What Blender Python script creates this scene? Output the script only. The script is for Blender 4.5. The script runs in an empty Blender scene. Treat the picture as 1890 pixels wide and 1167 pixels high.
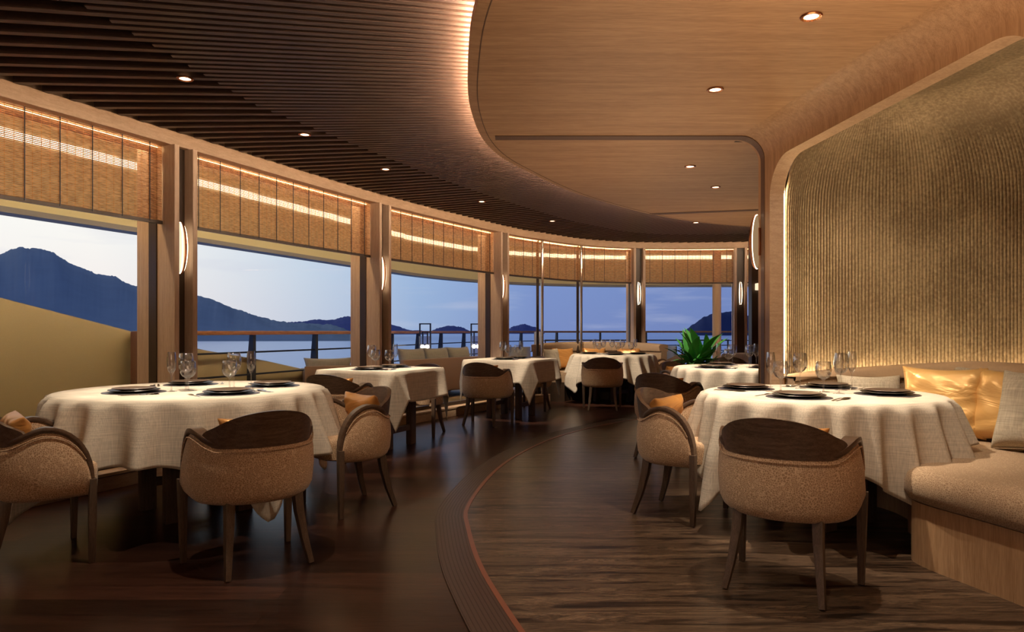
import bpy, bmesh, math, random
from math import pi, sin, cos, sqrt, atan2, hypot, radians
random.seed(7)
SC = bpy.context.scene
COL = SC.collection

# ------------------------------------------------------------------ camera, sky, exposure
SC.view_settings.view_transform = 'Standard'
SC.view_settings.look = 'None'
SC.view_settings.gamma = 1.0
SC.view_settings.exposure = 0.0
try: SC.view_settings.use_curve_mapping = False
except Exception: pass
EYE = 1.10
cd = bpy.data.cameras.new('camera'); cam = bpy.data.objects.new('camera', cd); COL.objects.link(cam)
cam.location = (0, 0, EYE); cam.rotation_euler = (pi/2, 0, 0)
cd.sensor_width = 36; cd.lens = 36*1300/1890; cd.shift_y = 27.5/1890; cd.clip_end = 9000; cd.clip_start = .05
SC.camera = cam
SC.cycles.max_bounces = 7; SC.cycles.diffuse_bounces = 4; SC.cycles.glossy_bounces = 3
SC.cycles.transparent_max_bounces = 24; SC.cycles.transmission_bounces = 4
SC.cycles.sample_clamp_indirect = 3.0; SC.cycles.caustics_reflective = False; SC.cycles.caustics_refractive = False
SC.cycles.blur_glossy = 0.5

def lin(c):
    return tuple(((v/255)/12.92 if v/255 <= .04045 else ((v/255+.055)/1.055)**2.4) for v in c)

W_ = bpy.data.worlds.new('dusk_sky'); SC.world = W_; W_.use_nodes = True
def build_world():
    nt = W_.node_tree; nt.nodes.clear(); N = nt.nodes.new; L = nt.links.new
    out = N('ShaderNodeOutputWorld'); bg = N('ShaderNodeBackground'); tc = N('ShaderNodeTexCoord')
    L(bg.outputs[0], out.inputs[0])
    dot = N('ShaderNodeVectorMath'); dot.operation = 'DOT_PRODUCT'; dot.inputs[1].default_value = (-.8, .6, 0)
    L(tc.outputs['Generated'], dot.inputs[0])
    r = N('ShaderNodeValToRGB'); L(dot.outputs['Value'], r.inputs[0])
    stops = [(0.0, (70, 92, 150)), (.31, (118, 142, 196)), (.57, (128, 154, 208)), (.70, (160, 190, 226)), (.80, (206, 222, 236)), (.92, (254, 252, 246))]
    e = r.color_ramp.elements
    for i, (p, c) in enumerate(stops):
        el = e[i] if i < 2 else e.new(p)
        el.position = p; el.color = (*lin(c), 1)
    sep = N('ShaderNodeSeparateXYZ'); L(tc.outputs['Generated'], sep.inputs[0])
    hz = N('ShaderNodeMapRange'); hz.inputs[1].default_value = 0; hz.inputs[2].default_value = .13; hz.inputs[3].default_value = .45; hz.inputs[4].default_value = 0
    L(sep.outputs['Z'], hz.inputs[0])
    mx = N('ShaderNodeMixRGB'); mx.blend_type = 'MULTIPLY'; mx.inputs[2].default_value = (*lin((236, 214, 222)), 1)
    L(hz.outputs[0], mx.inputs[0]); L(r.outputs[0], mx.inputs[1])
    # thin streaky clouds
    mp = N('ShaderNodeMapping'); mp.inputs['Scale'].default_value = (3, 3, 22); L(tc.outputs['Generated'], mp.inputs[0])
    no = N('ShaderNodeTexNoise'); no.inputs['Scale'].default_value = 2.4; no.inputs['Detail'].default_value = 7; L(mp.outputs[0], no.inputs[0])
    cr = N('ShaderNodeValToRGB'); cr.color_ramp.elements[0].position = .54; cr.color_ramp.elements[1].position = .75; L(no.outputs[0], cr.inputs[0])
    m2 = N('ShaderNodeMath'); m2.operation = 'MULTIPLY'; m2.inputs[1].default_value = .30; L(cr.outputs[0], m2.inputs[0])
    mc = N('ShaderNodeMixRGB'); mc.inputs[2].default_value = (*lin((205, 208, 225)), 1)
    L(m2.outputs[0], mc.inputs[0]); L(mx.outputs[0], mc.inputs[1])
    L(mc.outputs[0], bg.inputs[0]); bg.inputs[1].default_value = 1.0
build_world()

def spot(name, loc, target, power, size=70, blend=.6, color=(1, .83, .62), rad=.022):
    l = bpy.data.lights.new(name, 'SPOT'); l.energy = power; l.spot_size = radians(size); l.spot_blend = blend
    l.color = color; l.shadow_soft_size = rad
    o = bpy.data.objects.new(name, l); COL.objects.link(o); o.location = loc
    d = [target[i]-loc[i] for i in range(3)]
    from mathutils import Vector
    o.rotation_euler = Vector(d).to_track_quat('-Z', 'Y').to_euler()
    return o
def area(name, loc, target, power, sx, sy, color=(1, .70, .44)):
    from mathutils import Vector
    l = bpy.data.lights.new(name, 'AREA'); l.energy = power; l.shape = 'RECTANGLE'; l.size = sx; l.size_y = sy; l.color = color
    o = bpy.data.objects.new(name, l); COL.objects.link(o); o.location = loc
    o.rotation_euler = Vector([target[i]-loc[i] for i in range(3)]).to_track_quat('-Z', 'Y').to_euler(); return o
# soft area fill added behind the camera, it has no fixture
area('fill_light', (.2, -1.9, 1.5), (.2, 5, 2.9), 20, 3.4, 1.0)
# upward fills added along the aisle to brighten the ceiling, no lamps there
area('ceiling_fill', (1.25, 1.9, 1.18), (1.25, 1.9, 3), 26, 1.0, 2.2)
area('ceiling_fill', (.9, 5.6, 1.18), (.9, 5.6, 3), 13, 1.2, 2.6)
area('ceiling_fill', (2.6, 8.6, 1.18), (2.6, 8.6, 3), 16, 2.4, 2.0)
# downlights (their bodies are built further down); (x, y, ceiling z, target, watt, cone)
ZC, ZS = 2.487, 2.60
DOWN = [(-1.94, 4.18, ZS, (-1.95, 4.30, .7), 64, 50), (-1.58, 5.37, ZS, (-1.3, 5.8, 0), 22, 74), (-1.17, 6.52, ZS, (-1.25, 6.78, .7), 70, 46),
        (-1.24, 3.12, ZS, (-1.24, 3.25, 0), 27, 116),
        (1.317, 3.10, ZC, (1.22, 3.1, 0), 26, 112), (1.166, 4.04, ZC, (1.72, 4.1, .7), 62, 56), (1.50, 5.93, ZC, (2.2, 6.9, .7), 46, 60), (1.96, 6.78, ZC, (2.29, 7.1, .7), 50, 56),
        (-.35, 8.15, ZS, (-.01, 9.0, .7), 70, 50), (.55, 9.6, ZS, (1.5, 10.8, .7), 80, 52), (.5, 1.6, ZC, (.5, 1.6, 0), 14, 90), (2.35, 9.0, ZC, (2.5, 9.45, .7), 22, 50)]  # the last entry is added to brighten the potted plant
for (x, y, z, t, p, s) in DOWN:
    spot('downlight_beam', (x, y, z-.012), t, p*4.2, s, .6)

# ------------------------------------------------------------------ materials
def new_mat(name):
    m = bpy.data.materials.new(name); m.use_nodes = True
    return m, m.node_tree, m.node_tree.nodes['Principled BSDF']
def simple(name, col, rough=.5, metal=0, spec=.5, bump=0, bscale=200):
    m, nt, b = new_mat(name)
    b.inputs['Base Color'].default_value = (*col, 1); b.inputs['Roughness'].default_value = rough
    b.inputs['Metallic'].default_value = metal; b.inputs['Specular IOR Level'].default_value = spec
    N, L = nt.nodes.new, nt.links.new
    no = N('ShaderNodeTexNoise'); no.inputs['Scale'].default_value = bscale; no.inputs['Detail'].default_value = 3
    tc = N('ShaderNodeTexCoord'); L(tc.outputs['Object'], no.inputs['Vector'])
    mx = N('ShaderNodeMixRGB'); mx.inputs[1].default_value = (*[c*.9 for c in col], 1); mx.inputs[2].default_value = (*[min(1, c*1.1) for c in col], 1)
    L(no.outputs[0], mx.inputs[0]); L(mx.outputs[0], b.inputs['Base Color'])
    if bump:
        bp = N('ShaderNodeBump'); bp.inputs['Strength'].default_value = bump; bp.inputs['Distance'].default_value = .002
        L(no.outputs[0], bp.inputs['Height']); L(bp.outputs[0], b.inputs['Normal'])
    return m
def wood(name, c1, c2, scale=(1, 14, 14), rough=.45, spec=.4, dist=.6, k=2.2, bump=.15, plank=None, coat=0):
    """streaky timber: long along the axis with the small scale"""
    m, nt, b = new_mat(name); N, L = nt.nodes.new, nt.links.new
    tc = N('ShaderNodeTexCoord'); mp = N('ShaderNodeMapping'); mp.inputs['Scale'].default_value = scale
    L(tc.outputs['Object'], mp.inputs[0])
    n1 = N('ShaderNodeTexNoise'); n1.inputs['Scale'].default_value = k; n1.inputs['Detail'].default_value = 8; n1.inputs['Distortion'].default_value = dist
    n2 = N('ShaderNodeTexNoise'); n2.inputs['Scale'].default_value = k*7; n2.inputs['Detail'].default_value = 4
    L(mp.outputs[0], n1.inputs[0]); L(mp.outputs[0], n2.inputs[0])
    a = N('ShaderNodeMath'); a.operation = 'ADD'; s = N('ShaderNodeMath'); s.operation = 'MULTIPLY'; s.inputs[1].default_value = .5
    L(n1.outputs[0], a.inputs[0]); L(n2.outputs[0], a.inputs[1]); L(a.outputs[0], s.inputs[0])
    r = N('ShaderNodeValToRGB'); r.color_ramp.elements[0].position = .38; r.color_ramp.elements[1].position = .62
    r.color_ramp.elements[0].color = (*c1, 1); r.color_ramp.elements[1].color = (*c2, 1)
    L(s.outputs[0], r.inputs[0]); last = r.outputs[0]
    if plank:
        br = N('ShaderNodeTexBrick'); br.offset = .37; br.inputs['Scale'].default_value = 1; br.inputs['Brick Width'].default_value = plank[0]
        br.inputs['Row Height'].default_value = plank[1]; br.inputs['Mortar Size'].default_value = .0016; br.inputs['Mortar Smooth'].default_value = .3
        br.inputs['Color1'].default_value = (.5, .5, .5, 1); br.inputs['Color2'].default_value = (1.5, 1.4, 1.35, 1); br.inputs['Mortar'].default_value = (.25, .25, .25, 1)
        L(tc.outputs['Object'], br.inputs['Vector'])
        mm = N('ShaderNodeMixRGB'); mm.blend_type = 'MULTIPLY'; mm.inputs[0].default_value = 1
        L(last, mm.inputs[1]); L(br.outputs['Color'], mm.inputs[2]); last = mm.outputs[0]
    L(last, b.inputs['Base Color'])
    b.inputs['Roughness'].default_value = rough; b.inputs['Specular IOR Level'].default_value = spec
    b.inputs['Coat Weight'].default_value = coat; b.inputs['Coat Roughness'].default_value = .2
    bp = N('ShaderNodeBump'); bp.inputs['Strength'].default_value = bump; bp.inputs['Distance'].default_value = .002
    L(s.outputs[0], bp.inputs['Height']); L(bp.outputs[0], b.inputs['Normal'])
    return m
def emit(name, col, strength):
    m, nt, b = new_mat(name); nt.nodes.remove(b)
    e = nt.nodes.new('ShaderNodeEmission'); e.inputs[0].default_value = (*col, 1); e.inputs[1].default_value = strength
    nt.links.new(e.outputs[0], nt.nodes['Material Output'].inputs[0]); return m
def glassy(name, tint=(1, 1, 1), f0=.05, f1=.75, rough=.0, power=4.0):
    m, nt, b = new_mat(name); nt.nodes.remove(b); N, L = nt.nodes.new, nt.links.new
    t = N('ShaderNodeBsdfTransparent'); t.inputs[0].default_value = (*tint, 1)
    g = N('ShaderNodeBsdfGlossy'); g.inputs['Roughness'].default_value = rough
    lw = N('ShaderNodeLayerWeight'); lw.inputs[0].default_value = .5
    p = N('ShaderNodeMath'); p.operation = 'POWER'; p.inputs[1].default_value = power; L(lw.outputs['Facing'], p.inputs[0])
    mr = N('ShaderNodeMapRange'); mr.inputs[3].default_value = f0; mr.inputs[4].default_value = f1; L(p.outputs[0], mr.inputs[0])
    mx = N('ShaderNodeMixShader'); L(mr.outputs[0], mx.inputs[0]); L(t.outputs[0], mx.inputs[1]); L(g.outputs[0], mx.inputs[2])
    L(mx.outputs[0], nt.nodes['Material Output'].inputs[0]); return m
def croc(name, base, line, scale=62):
    """woven upholstery with a fine cracked-cell pattern of pale threads"""
    m, nt, b = new_mat(name); N, L = nt.nodes.new, nt.links.new
    tc = N('ShaderNodeTexCoord')
    no = N('ShaderNodeTexNoise'); no.inputs['Scale'].default_value = 9; L(tc.outputs['Object'], no.inputs[0])
    mxv = N('ShaderNodeMixRGB'); mxv.inputs[0].default_value = .06; L(tc.outputs['Object'], mxv.inputs[1]); L(no.outputs['Color'], mxv.inputs[2])
    v = N('ShaderNodeTexVoronoi'); v.feature = 'DISTANCE_TO_EDGE'; v.inputs['Scale'].default_value = scale; v.inputs['Randomness'].default_value = .75
    L(mxv.outputs[0], v.inputs['Vector'])
    r = N('ShaderNodeValToRGB'); r.color_ramp.elements[0].position = .0; r.color_ramp.elements[1].position = .16
    r.color_ramp.elements[0].color = (*line, 1); r.color_ramp.elements[1].color = (*base, 1)
    L(v.outputs[0], r.inputs[0]); L(r.outputs[0], b.inputs['Base Color'])
    b.inputs['Roughness'].default_value = .75; b.inputs['Specular IOR Level'].default_value = .3
    b.inputs['Sheen Weight'].default_value = .15
    bp = N('ShaderNodeBump'); bp.invert = True; bp.inputs['Strength'].default_value = .35; bp.inputs['Distance'].default_value = .002
    L(v.outputs[0], bp.inputs['Height']); L(bp.outputs[0], b.inputs['Normal'])
    return m
def linen(name, base, rough=.9, scale=260, amt=.18):
    m, nt, b = new_mat(name); N, L = nt.nodes.new, nt.links.new
    tc = N('ShaderNodeTexCoord'); cols = []
    facs = []
    for sc in ((scale, scale, 6), (6, 6, scale)):
        mp = N('ShaderNodeMapping'); mp.inputs['Scale'].default_value = sc; L(tc.outputs['Object'], mp.inputs[0])
        n = N('ShaderNodeTexNoise'); n.inputs['Scale'].default_value = 1; n.inputs['Detail'].default_value = 2; L(mp.outputs[0], n.inputs[0]); facs.append(n)
    a = N('ShaderNodeMath'); a.operation = 'ADD'; L(facs[0].outputs[0], a.inputs[0]); L(facs[1].outputs[0], a.inputs[1])
    h = N('ShaderNodeMapRange'); h.inputs[1].default_value = .7; h.inputs[2].default_value = 1.3; L(a.outputs[0], h.inputs[0])
    mx = N('ShaderNodeMixRGB'); mx.inputs[1].default_value = (*[c*(1-amt) for c in base], 1); mx.inputs[2].default_value = (*[min(1, c*(1+amt)) for c in base], 1)
    L(h.outputs[0], mx.inputs[0]); L(mx.outputs[0], b.inputs['Base Color'])
    b.inputs['Roughness'].default_value = rough; b.inputs['Specular IOR Level'].default_value = .2
    bp = N('ShaderNodeBump'); bp.inputs['Strength'].default_value = .12; bp.inputs['Distance'].default_value = .001
    L(h.outputs[0], bp.inputs['Height']); L(bp.outputs[0], b.inputs['Normal'])
    return m

def satin(name, col):
    m, nt, b = new_mat(name); N, L = nt.nodes.new, nt.links.new
    tc = N('ShaderNodeTexCoord'); mp = N('ShaderNodeMapping'); mp.inputs['Scale'].default_value = (3.2, 3.2, 8); mp.inputs['Rotation'].default_value = (0, .5, 0); L(tc.outputs['Object'], mp.inputs[0])
    n = N('ShaderNodeTexNoise'); n.inputs['Scale'].default_value = 1; n.inputs['Detail'].default_value = 3; n.inputs['Distortion'].default_value = 1.2; L(mp.outputs[0], n.inputs[0])
    b.inputs['Base Color'].default_value = (*col, 1); b.inputs['Roughness'].default_value = .33; b.inputs['Metallic'].default_value = .25
    bp = N('ShaderNodeBump'); bp.inputs['Strength'].default_value = .8; bp.inputs['Distance'].default_value = .022
    L(n.outputs[0], bp.inputs['Height']); L(bp.outputs[0], b.inputs['Normal']); return m
M = {}
OAK1, OAK2 = (.34, .19, .095), (.50, .31, .17)
M['oak_x'] = wood('oak_ceiling', (.36, .205, .105), (.52, .32, .175), (1.1, 16, 16), rough=.5, k=1.6)
M['oak_z'] = wood('oak_wall', OAK1, OAK2, (18, 18, 1), rough=.5, k=2)
M['oak_head'] = wood('oak_header', (.36, .225, .135), (.47, .31, .20), (5, 5, 30), rough=.5, k=2)
M['oak_post'] = wood('oak_post', (.44, .30, .215), (.58, .42, .31), (30, 30, 1.2), rough=.45, k=2)
M['oak_trim'] = wood('oak_trim', (.42, .27, .165), (.56, .38, .245), (5, 5, 30), rough=.5, k=2)
M['bronze'] = simple('bronze_panel', (.045, .026, .016), .4, .2)
M['slat'] = wood('walnut_slat', (.044, .024, .017), (.075, .043, .032), (2, 20, 20), rough=.42, k=2)
M['groove'] = simple('recess_brown', (.12, .062, .036), .55)
M['backing'] = simple('walnut_backing', (.024, .013, .009), .8)
M['walnut'] = wood('walnut_chair', (.065, .036, .023), (.150, .092, .060), (3, 24, 40), rough=.33, k=2, spec=.5)
M['walnut_leg'] = wood('walnut_leg', (.060, .036, .024), (.120, .076, .052), (40, 40, 3), rough=.4, k=2)
M['chair_fabric'] = croc('chair_fabric', (.37, .225, .13), (.74, .53, .35), 125)
M['bench_fabric'] = croc('bench_fabric', (.28, .18, .108), (.50, .355, .23), 120)
M['bench_top'] = simple('bench_leather', (.40, .27, .17), .6, 0, .4, .2, 60)
M['cloth'] = linen('tablecloth_linen', (.58, .51, .425), amt=.22)
M['satin_gold'] = satin('gold_satin', (.74, .44, .16))
M['satin_copper'] = satin('copper_satin', (.60, .28, .08))
M['pillow_grey'] = linen('grey_pillow', (.42, .36, .28), .85, 160, .25)
M['plate'] = simple('black_stoneware', (.018, .014, .012), .35, 0, .5)
M['plate_rim'] = simple('brown_stoneware', (.085, .055, .038), .35, 0, .5)
M['mat'] = simple('dark_placemat', (.045, .040, .05), .45, 0, .5)
M['steel'] = simple('polished_steel', (.75, .72, .68), .15, 1)
M['chrome'] = simple('chrome', (.7, .6, .5), .12, 1)
M['copper'] = simple('copper_metal', (.55, .22, .10), .25, 1)
M['glass'] = glassy('stemware_glass', (.97, .97, .97), .10, 1.0, .05, 1.5)
M['pane'] = glassy('window_glass', (.97, .98, .99), .008, .35, .0, 4)
M['lamp'] = emit('sconce_glow', (1, .76, .50), 1.25)
M['lamp_soft'] = emit('sconce_soft_glow', (1, .62, .32), .32)
M['lamp_edge'] = emit('sconce_edge_glow', (1, .80, .55), 6)
M['down'] = emit('downlight_glow', (1, .72, .42), 9)
M['cove'] = emit('cove_glow', (1, .74, .50), 330)
M['niche_glow'] = emit('niche_glow', (1, .80, .49), 56)
M['soffit_glow'] = emit('soffit_glow', (1, .74, .46), 4.6)
M['pelmet_glow'] = emit('pelmet_glow', (1, .72, .38), 46)
M['blind_glow'] = emit('blind_glow', (1, .60, .25), 14)
M['bulb'] = emit('bulb_glow', (1, .85, .65), 14)
M['plaster_ext'] = simple('deckhead_paint', (.55, .52, .36), .6)
M['bulwark'] = simple('bulwark_paint', (.32, .27, .165), .45)
M['fascia'] = simple('fascia_paint', (.16, .17, .22), .5)
M['iron'] = simple('dark_metal', (.03, .035, .05), .4, .5)
M['rail_wood'] = wood('teak_rail', (.22, .10, .05), (.34, .17, .09), (3, 3, 20), rough=.4)
M['post_wood'] = simple('dark_red_timber', (.12, .055, .035), .5)
M['deck'] = wood('teak_deck', (.20, .15, .09), (.30, .23, .14), (1, 14, 14), rough=.6, plank=(2, .08))
M['sofa_frame'] = simple('sofa_frame', (.22, .135, .095), .6)
M['sofa_cushion'] = linen('sofa_cushion', (.25, .24, .235), .9, 120, .1)
M['leaf'] = simple('leaf_green', (.10, .42, .09), .35, 0, .5, 0, 8)
M['leaf_dark'] = simple('leaf_deep_green', (.035, .15, .035), .35, 0, .5, 0, 8)
M['soil'] = simple('soil', (.03, .02, .015), .9)
M['light_metal'] = simple('grey_metal', (.35, .36, .4), .4, .6)
M['column_ext'] = simple('column_paint', (.48, .34, .25), .5)

def bamboo():
    m, nt, b = new_mat('woven_bamboo'); N, L = nt.nodes.new, nt.links.new
    tc = N('ShaderNodeTexCoord'); mp = N('ShaderNodeMapping'); mp.inputs['Scale'].default_value = (22, 22, 90); L(tc.outputs['Object'], mp.inputs[0])
    n = N('ShaderNodeTexNoise'); n.inputs['Scale'].default_value = 1; n.inputs['Detail'].default_value = 3; L(mp.outputs[0], n.inputs[0])
    r = N('ShaderNodeValToRGB'); r.color_ramp.elements[0].position = .35; r.color_ramp.elements[1].position = .65
    r.color_ramp.elements[0].color = (.46, .22, .085, 1); r.color_ramp.elements[1].color = (.78, .44, .20, 1)
    L(n.outputs[0], r.inputs[0]); L(r.outputs[0], b.inputs['Base Color']); b.inputs['Roughness'].default_value = .6
    tr = N('ShaderNodeBsdfTranslucent'); L(r.outputs[0], tr.inputs[0])
    mx = N('ShaderNodeMixShader'); mx.inputs[0].default_value = .5
    L(b.outputs[0], mx.inputs[1]); L(tr.outputs[0], mx.inputs[2]); L(mx.outputs[0], nt.nodes['Material Output'].inputs[0])
    return m
M['bamboo'] = bamboo()

def ribbed():
    m, nt, b = new_mat('ribbed_plaster'); N, L = nt.nodes.new, nt.links.new
    tc = N('ShaderNodeTexCoord')
    a = N('ShaderNodeTexNoise'); a.inputs['Scale'].default_value = 2.2; a.inputs['Detail'].default_value = 6; L(tc.outputs['Object'], a.inputs[0])
    c = N('ShaderNodeTexNoise'); c.inputs['Scale'].default_value = 55; c.inputs['Detail'].default_value = 5; L(tc.outputs['Object'], c.inputs[0])
    s = N('ShaderNodeMath'); s.operation = 'ADD'; L(a.outputs[0], s.inputs[0]); L(c.outputs[0], s.inputs[1])
    r = N('ShaderNodeValToRGB'); r.color_ramp.elements[0].position = .70; r.color_ramp.elements[1].position = 1.0
    r.color_ramp.elements[0].position = .35*2 if False else .42; r.color_ramp.elements[1].position = .62
    h = N('ShaderNodeMath'); h.operation = 'MULTIPLY'; h.inputs[1].default_value = .5; L(s.outputs[0], h.inputs[0])
    r.color_ramp.elements[0].color = (.155, .105, .058, 1); r.color_ramp.elements[1].color = (.29, .212, .128, 1)
    L(h.outputs[0], r.inputs[0]); L(r.outputs[0], b.inputs['Base Color']); b.inputs['Roughness'].default_value = .7
    b.inputs['Specular IOR Level'].default_value = .3
    bp = N('ShaderNodeBump'); bp.inputs['Strength'].default_value = .15; bp.inputs['Distance'].default_value = .003
    L(c.outputs[0], bp.inputs['Height']); L(bp.outputs[0], b.inputs['Normal']); return m
M['ribbed'] = ribbed()

M['floor_wood'] = wood('dark_plank_floor', (.016, .0065, .0045), (.048, .020, .013), (1.2, 16, 16), rough=.28, k=2, spec=.22, plank=(2.6, .16), bump=.25)
def travertine():
    m, nt, b = new_mat('veined_stone_floor'); N, L = nt.nodes.new, nt.links.new
    tc = N('ShaderNodeTexCoord'); mp = N('ShaderNodeMapping'); mp.inputs['Scale'].default_value = (.75, 9.5, 1); mp.inputs['Rotation'].default_value = (0, 0, radians(3))
    L(tc.outputs['Object'], mp.inputs[0])
    n = N('ShaderNodeTexNoise'); n.inputs['Scale'].default_value = 2.0; n.inputs['Detail'].default_value = 12; n.inputs['Roughness'].default_value = .70; n.inputs['Distortion'].default_value = .7
    L(mp.outputs[0], n.inputs[0])
    r = N('ShaderNodeValToRGB'); e = r.color_ramp.elements
    e[0].position = .36; e[0].color = (.011, .007, .005, 1); e[1].position = .72; e[1].color = (.40, .275, .18, 1)
    for p, c in ((.44, (.030, .018, .012)), (.49, (.105, .065, .042)), (.53, (.022, .014, .009)), (.58, (.165, .105, .066)), (.63, (.032, .020, .014))):
        x = e.new(p); x.color = (*c, 1)
    L(n.outputs[0], r.inputs[0]); L(r.outputs[0], b.inputs['Base Color'])
    b.inputs['Roughness'].default_value = .30; b.inputs['Specular IOR Level'].default_value = .20
    bp = N('ShaderNodeBump'); bp.inputs['Strength'].default_value = .15; bp.inputs['Distance'].default_value = .002
    L(n.outputs[0], bp.inputs['Height']); L(bp.outputs[0], b.inputs['Normal']); return m
M['stone'] = travertine()
M['band'] = simple('dark_border_timber', (.040, .019, .013), .38)
M['band_line'] = simple('border_grain_line', (.026, .012, .008), .45)
M['inlay'] = simple('copper_inlay', (.20, .065, .035), .35, .3)
def sea_mat():
    m, nt, b = new_mat('sea_water'); N, L = nt.nodes.new, nt.links.new
    b.inputs['Base Color'].default_value = (.50, .60, .80, 1); b.inputs['Roughness'].default_value = .3
    b.inputs['Specular IOR Level'].default_value = 1.0; b.inputs['IOR'].default_value = 1.6
    tc = N('ShaderNodeTexCoord'); n = N('ShaderNodeTexNoise'); n.inputs['Scale'].default_value = .12; n.inputs['Detail'].default_value = 4
    L(tc.outputs['Object'], n.inputs[0]); bp = N('ShaderNodeBump'); bp.inputs['Strength'].default_value = .5; bp.inputs['Distance'].default_value = .5
    L(n.outputs[0], bp.inputs['Height']); L(bp.outputs[0], b.inputs['Normal']); return m
M['sea'] = sea_mat()
M['hill'] = simple('far_hillside', (.27, .32, .36), .95, 0, .1, 0, .03)  # hill colours: atmospheric blue of the distance put into the base colour
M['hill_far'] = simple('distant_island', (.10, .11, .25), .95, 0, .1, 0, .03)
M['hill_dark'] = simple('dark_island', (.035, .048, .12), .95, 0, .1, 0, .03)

# ------------------------------------------------------------------ mesh helpers
class MB:
    def __init__(s): s.v = []; s.f = []; s.mi = []; s.cur = 0
    def add(s, vs, fs):
        b = len(s.v); s.v += [tuple(p) for p in vs]
        for f in fs: s.f.append([b+i for i in f]); s.mi.append(s.cur)
    def box(s, x0, x1, y0, y1, z0, z1):
        s.add([(x0, y0, z0), (x1, y0, z0), (x1, y1, z0), (x0, y1, z0), (x0, y0, z1), (x1, y0, z1), (x1, y1, z1), (x0, y1, z1)],
              [(3, 2, 1, 0), (4, 5, 6, 7), (0, 1, 5, 4), (1, 2, 6, 5), (2, 3, 7, 6), (3, 0, 4, 7)])
    def grid(s, rows, close_u=False, close_v=False, flip=False):
        b = len(s.v); nr = len(rows); nc = len(rows[0])
        for r in rows: s.v += [tuple(p) for p in r]
        for i in range(nr - (0 if close_v else 1)):
            for j in range(nc - (0 if close_u else 1)):
                a = b+i*nc+j; c = b+i*nc+(j+1) % nc; d = b+((i+1) % nr)*nc+(j+1) % nc; e = b+((i+1) % nr)*nc+j
                s.f.append([a, e, d, c] if flip else [a, c, d, e]); s.mi.append(s.cur)
    def loop(s, pts, flip=False):
        b = len(s.v); s.v += [tuple(p) for p in pts]; f = list(range(b, b+len(pts)))
        s.f.append(f[::-1] if flip else f); s.mi.append(s.cur)
    def prism(s, pts, z0, z1):
        n = len(pts)
        s.grid([[(x, y, z0) for x, y in pts], [(x, y, z1) for x, y in pts]], close_u=True)
        s.loop([(x, y, z1) for x, y in pts]); s.loop([(x, y, z0) for x, y in pts], True)
    def lathe(s, prof, n=24, c=(0, 0, 0), cap=True):
        rows = [[(c[0]+r*cos(2*pi*k/n), c[1]+r*sin(2*pi*k/n), c[2]+z) for k in range(n)] for r, z in prof]
        s.grid(rows, close_u=True)
        if cap:
            if prof[0][0] > 1e-4: s.loop(rows[0], True)
            if prof[-1][0] > 1e-4: s.loop(rows[-1])
    def sweep(s, path, section, up=(0, 0, 1), scales=None, cap=True, side_fn=None):
        """section = [(a, b)]: a along side, b along up'"""
        n = len(path); rows = []
        for i, p in enumerate(path):
            a = path[max(0, i-1)]; c = path[min(n-1, i+1)]
            t = nrm((c[0]-a[0], c[1]-a[1], c[2]-a[2]))
            sd = side_fn(i) if side_fn else nrm(cross(t, up))
            u = nrm(cross(sd, t)); k = scales[i] if scales else 1
            if not isinstance(k, tuple): k = (k, k)
            rows.append([tuple(p[m]+sd[m]*x*k[0]+u[m]*y*k[1] for m in range(3)) for x, y in section])
        s.grid(rows, close_u=True)
        if cap: s.loop(rows[0], True); s.loop(rows[-1])
    def tube(s, path, r, n=8, up=(0, 0, 1), scales=None):
        s.sweep(path, [(r*cos(2*pi*k/n), r*sin(2*pi*k/n)) for k in range(n)], up, scales)
    def build(s, name, mats, parent=None, smooth=False, bevel=0, fix=True, angle=40):
        me = bpy.data.meshes.new(name); me.from_pydata(s.v, [], s.f)
        if not isinstance(mats, (list, tuple)): mats = [mats]
        for m in mats: me.materials.append(m)
        if len(mats) > 1: me.polygons.foreach_set('material_index', s.mi)
        if fix:
            bm = bmesh.new(); bm.from_mesh(me); bmesh.ops.remove_doubles(bm, verts=bm.verts, dist=1e-5)
            bmesh.ops.recalc_face_normals(bm, faces=bm.faces)
            if bevel:
                es = [e for e in bm.edges if len(e.link_faces) == 2 and e.calc_face_angle(0) > radians(50)]
                bmesh.ops.bevel(bm, geom=es, offset=bevel, segments=2, affect='EDGES', profile=.6)
            bm.to_mesh(me); bm.free()
        if smooth or bevel:
            me.polygons.foreach_set('use_smooth', [True]*len(me.polygons))
            try: me.set_sharp_from_angle(angle=radians(angle))
            except Exception: pass
        me.update()
        o = bpy.data.objects.new(name, me); COL.objects.link(o)
        if parent: o.parent = parent
        return o
def cross(a, b): return (a[1]*b[2]-a[2]*b[1], a[2]*b[0]-a[0]*b[2], a[0]*b[1]-a[1]*b[0])
def nrm(a):
    l = sqrt(sum(x*x for x in a)) or 1; return tuple(x/l for x in a)
def empty(name, loc=(0, 0, 0), rz=0):
    o = bpy.data.objects.new(name, None); COL.objects.link(o); o.location = loc; o.rotation_euler = (0, 0, rz); o.empty_display_size = .1
    return o
def tag(o, label=None, cat=None, group=None, kind=None):
    for k, v in (('label', label), ('category', cat), ('group', group), ('kind', kind)):
        if v: o[k] = v
    return o
def struct(o): o['kind'] = 'structure'; return o
def kids(o): return KIDS.get(o.name, [])
def copy_tree(o, parent=None):
    c = o.copy(); COL.objects.link(c); c.parent = parent
    for ch in list(o.children): copy_tree(ch, c)
    return c
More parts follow.
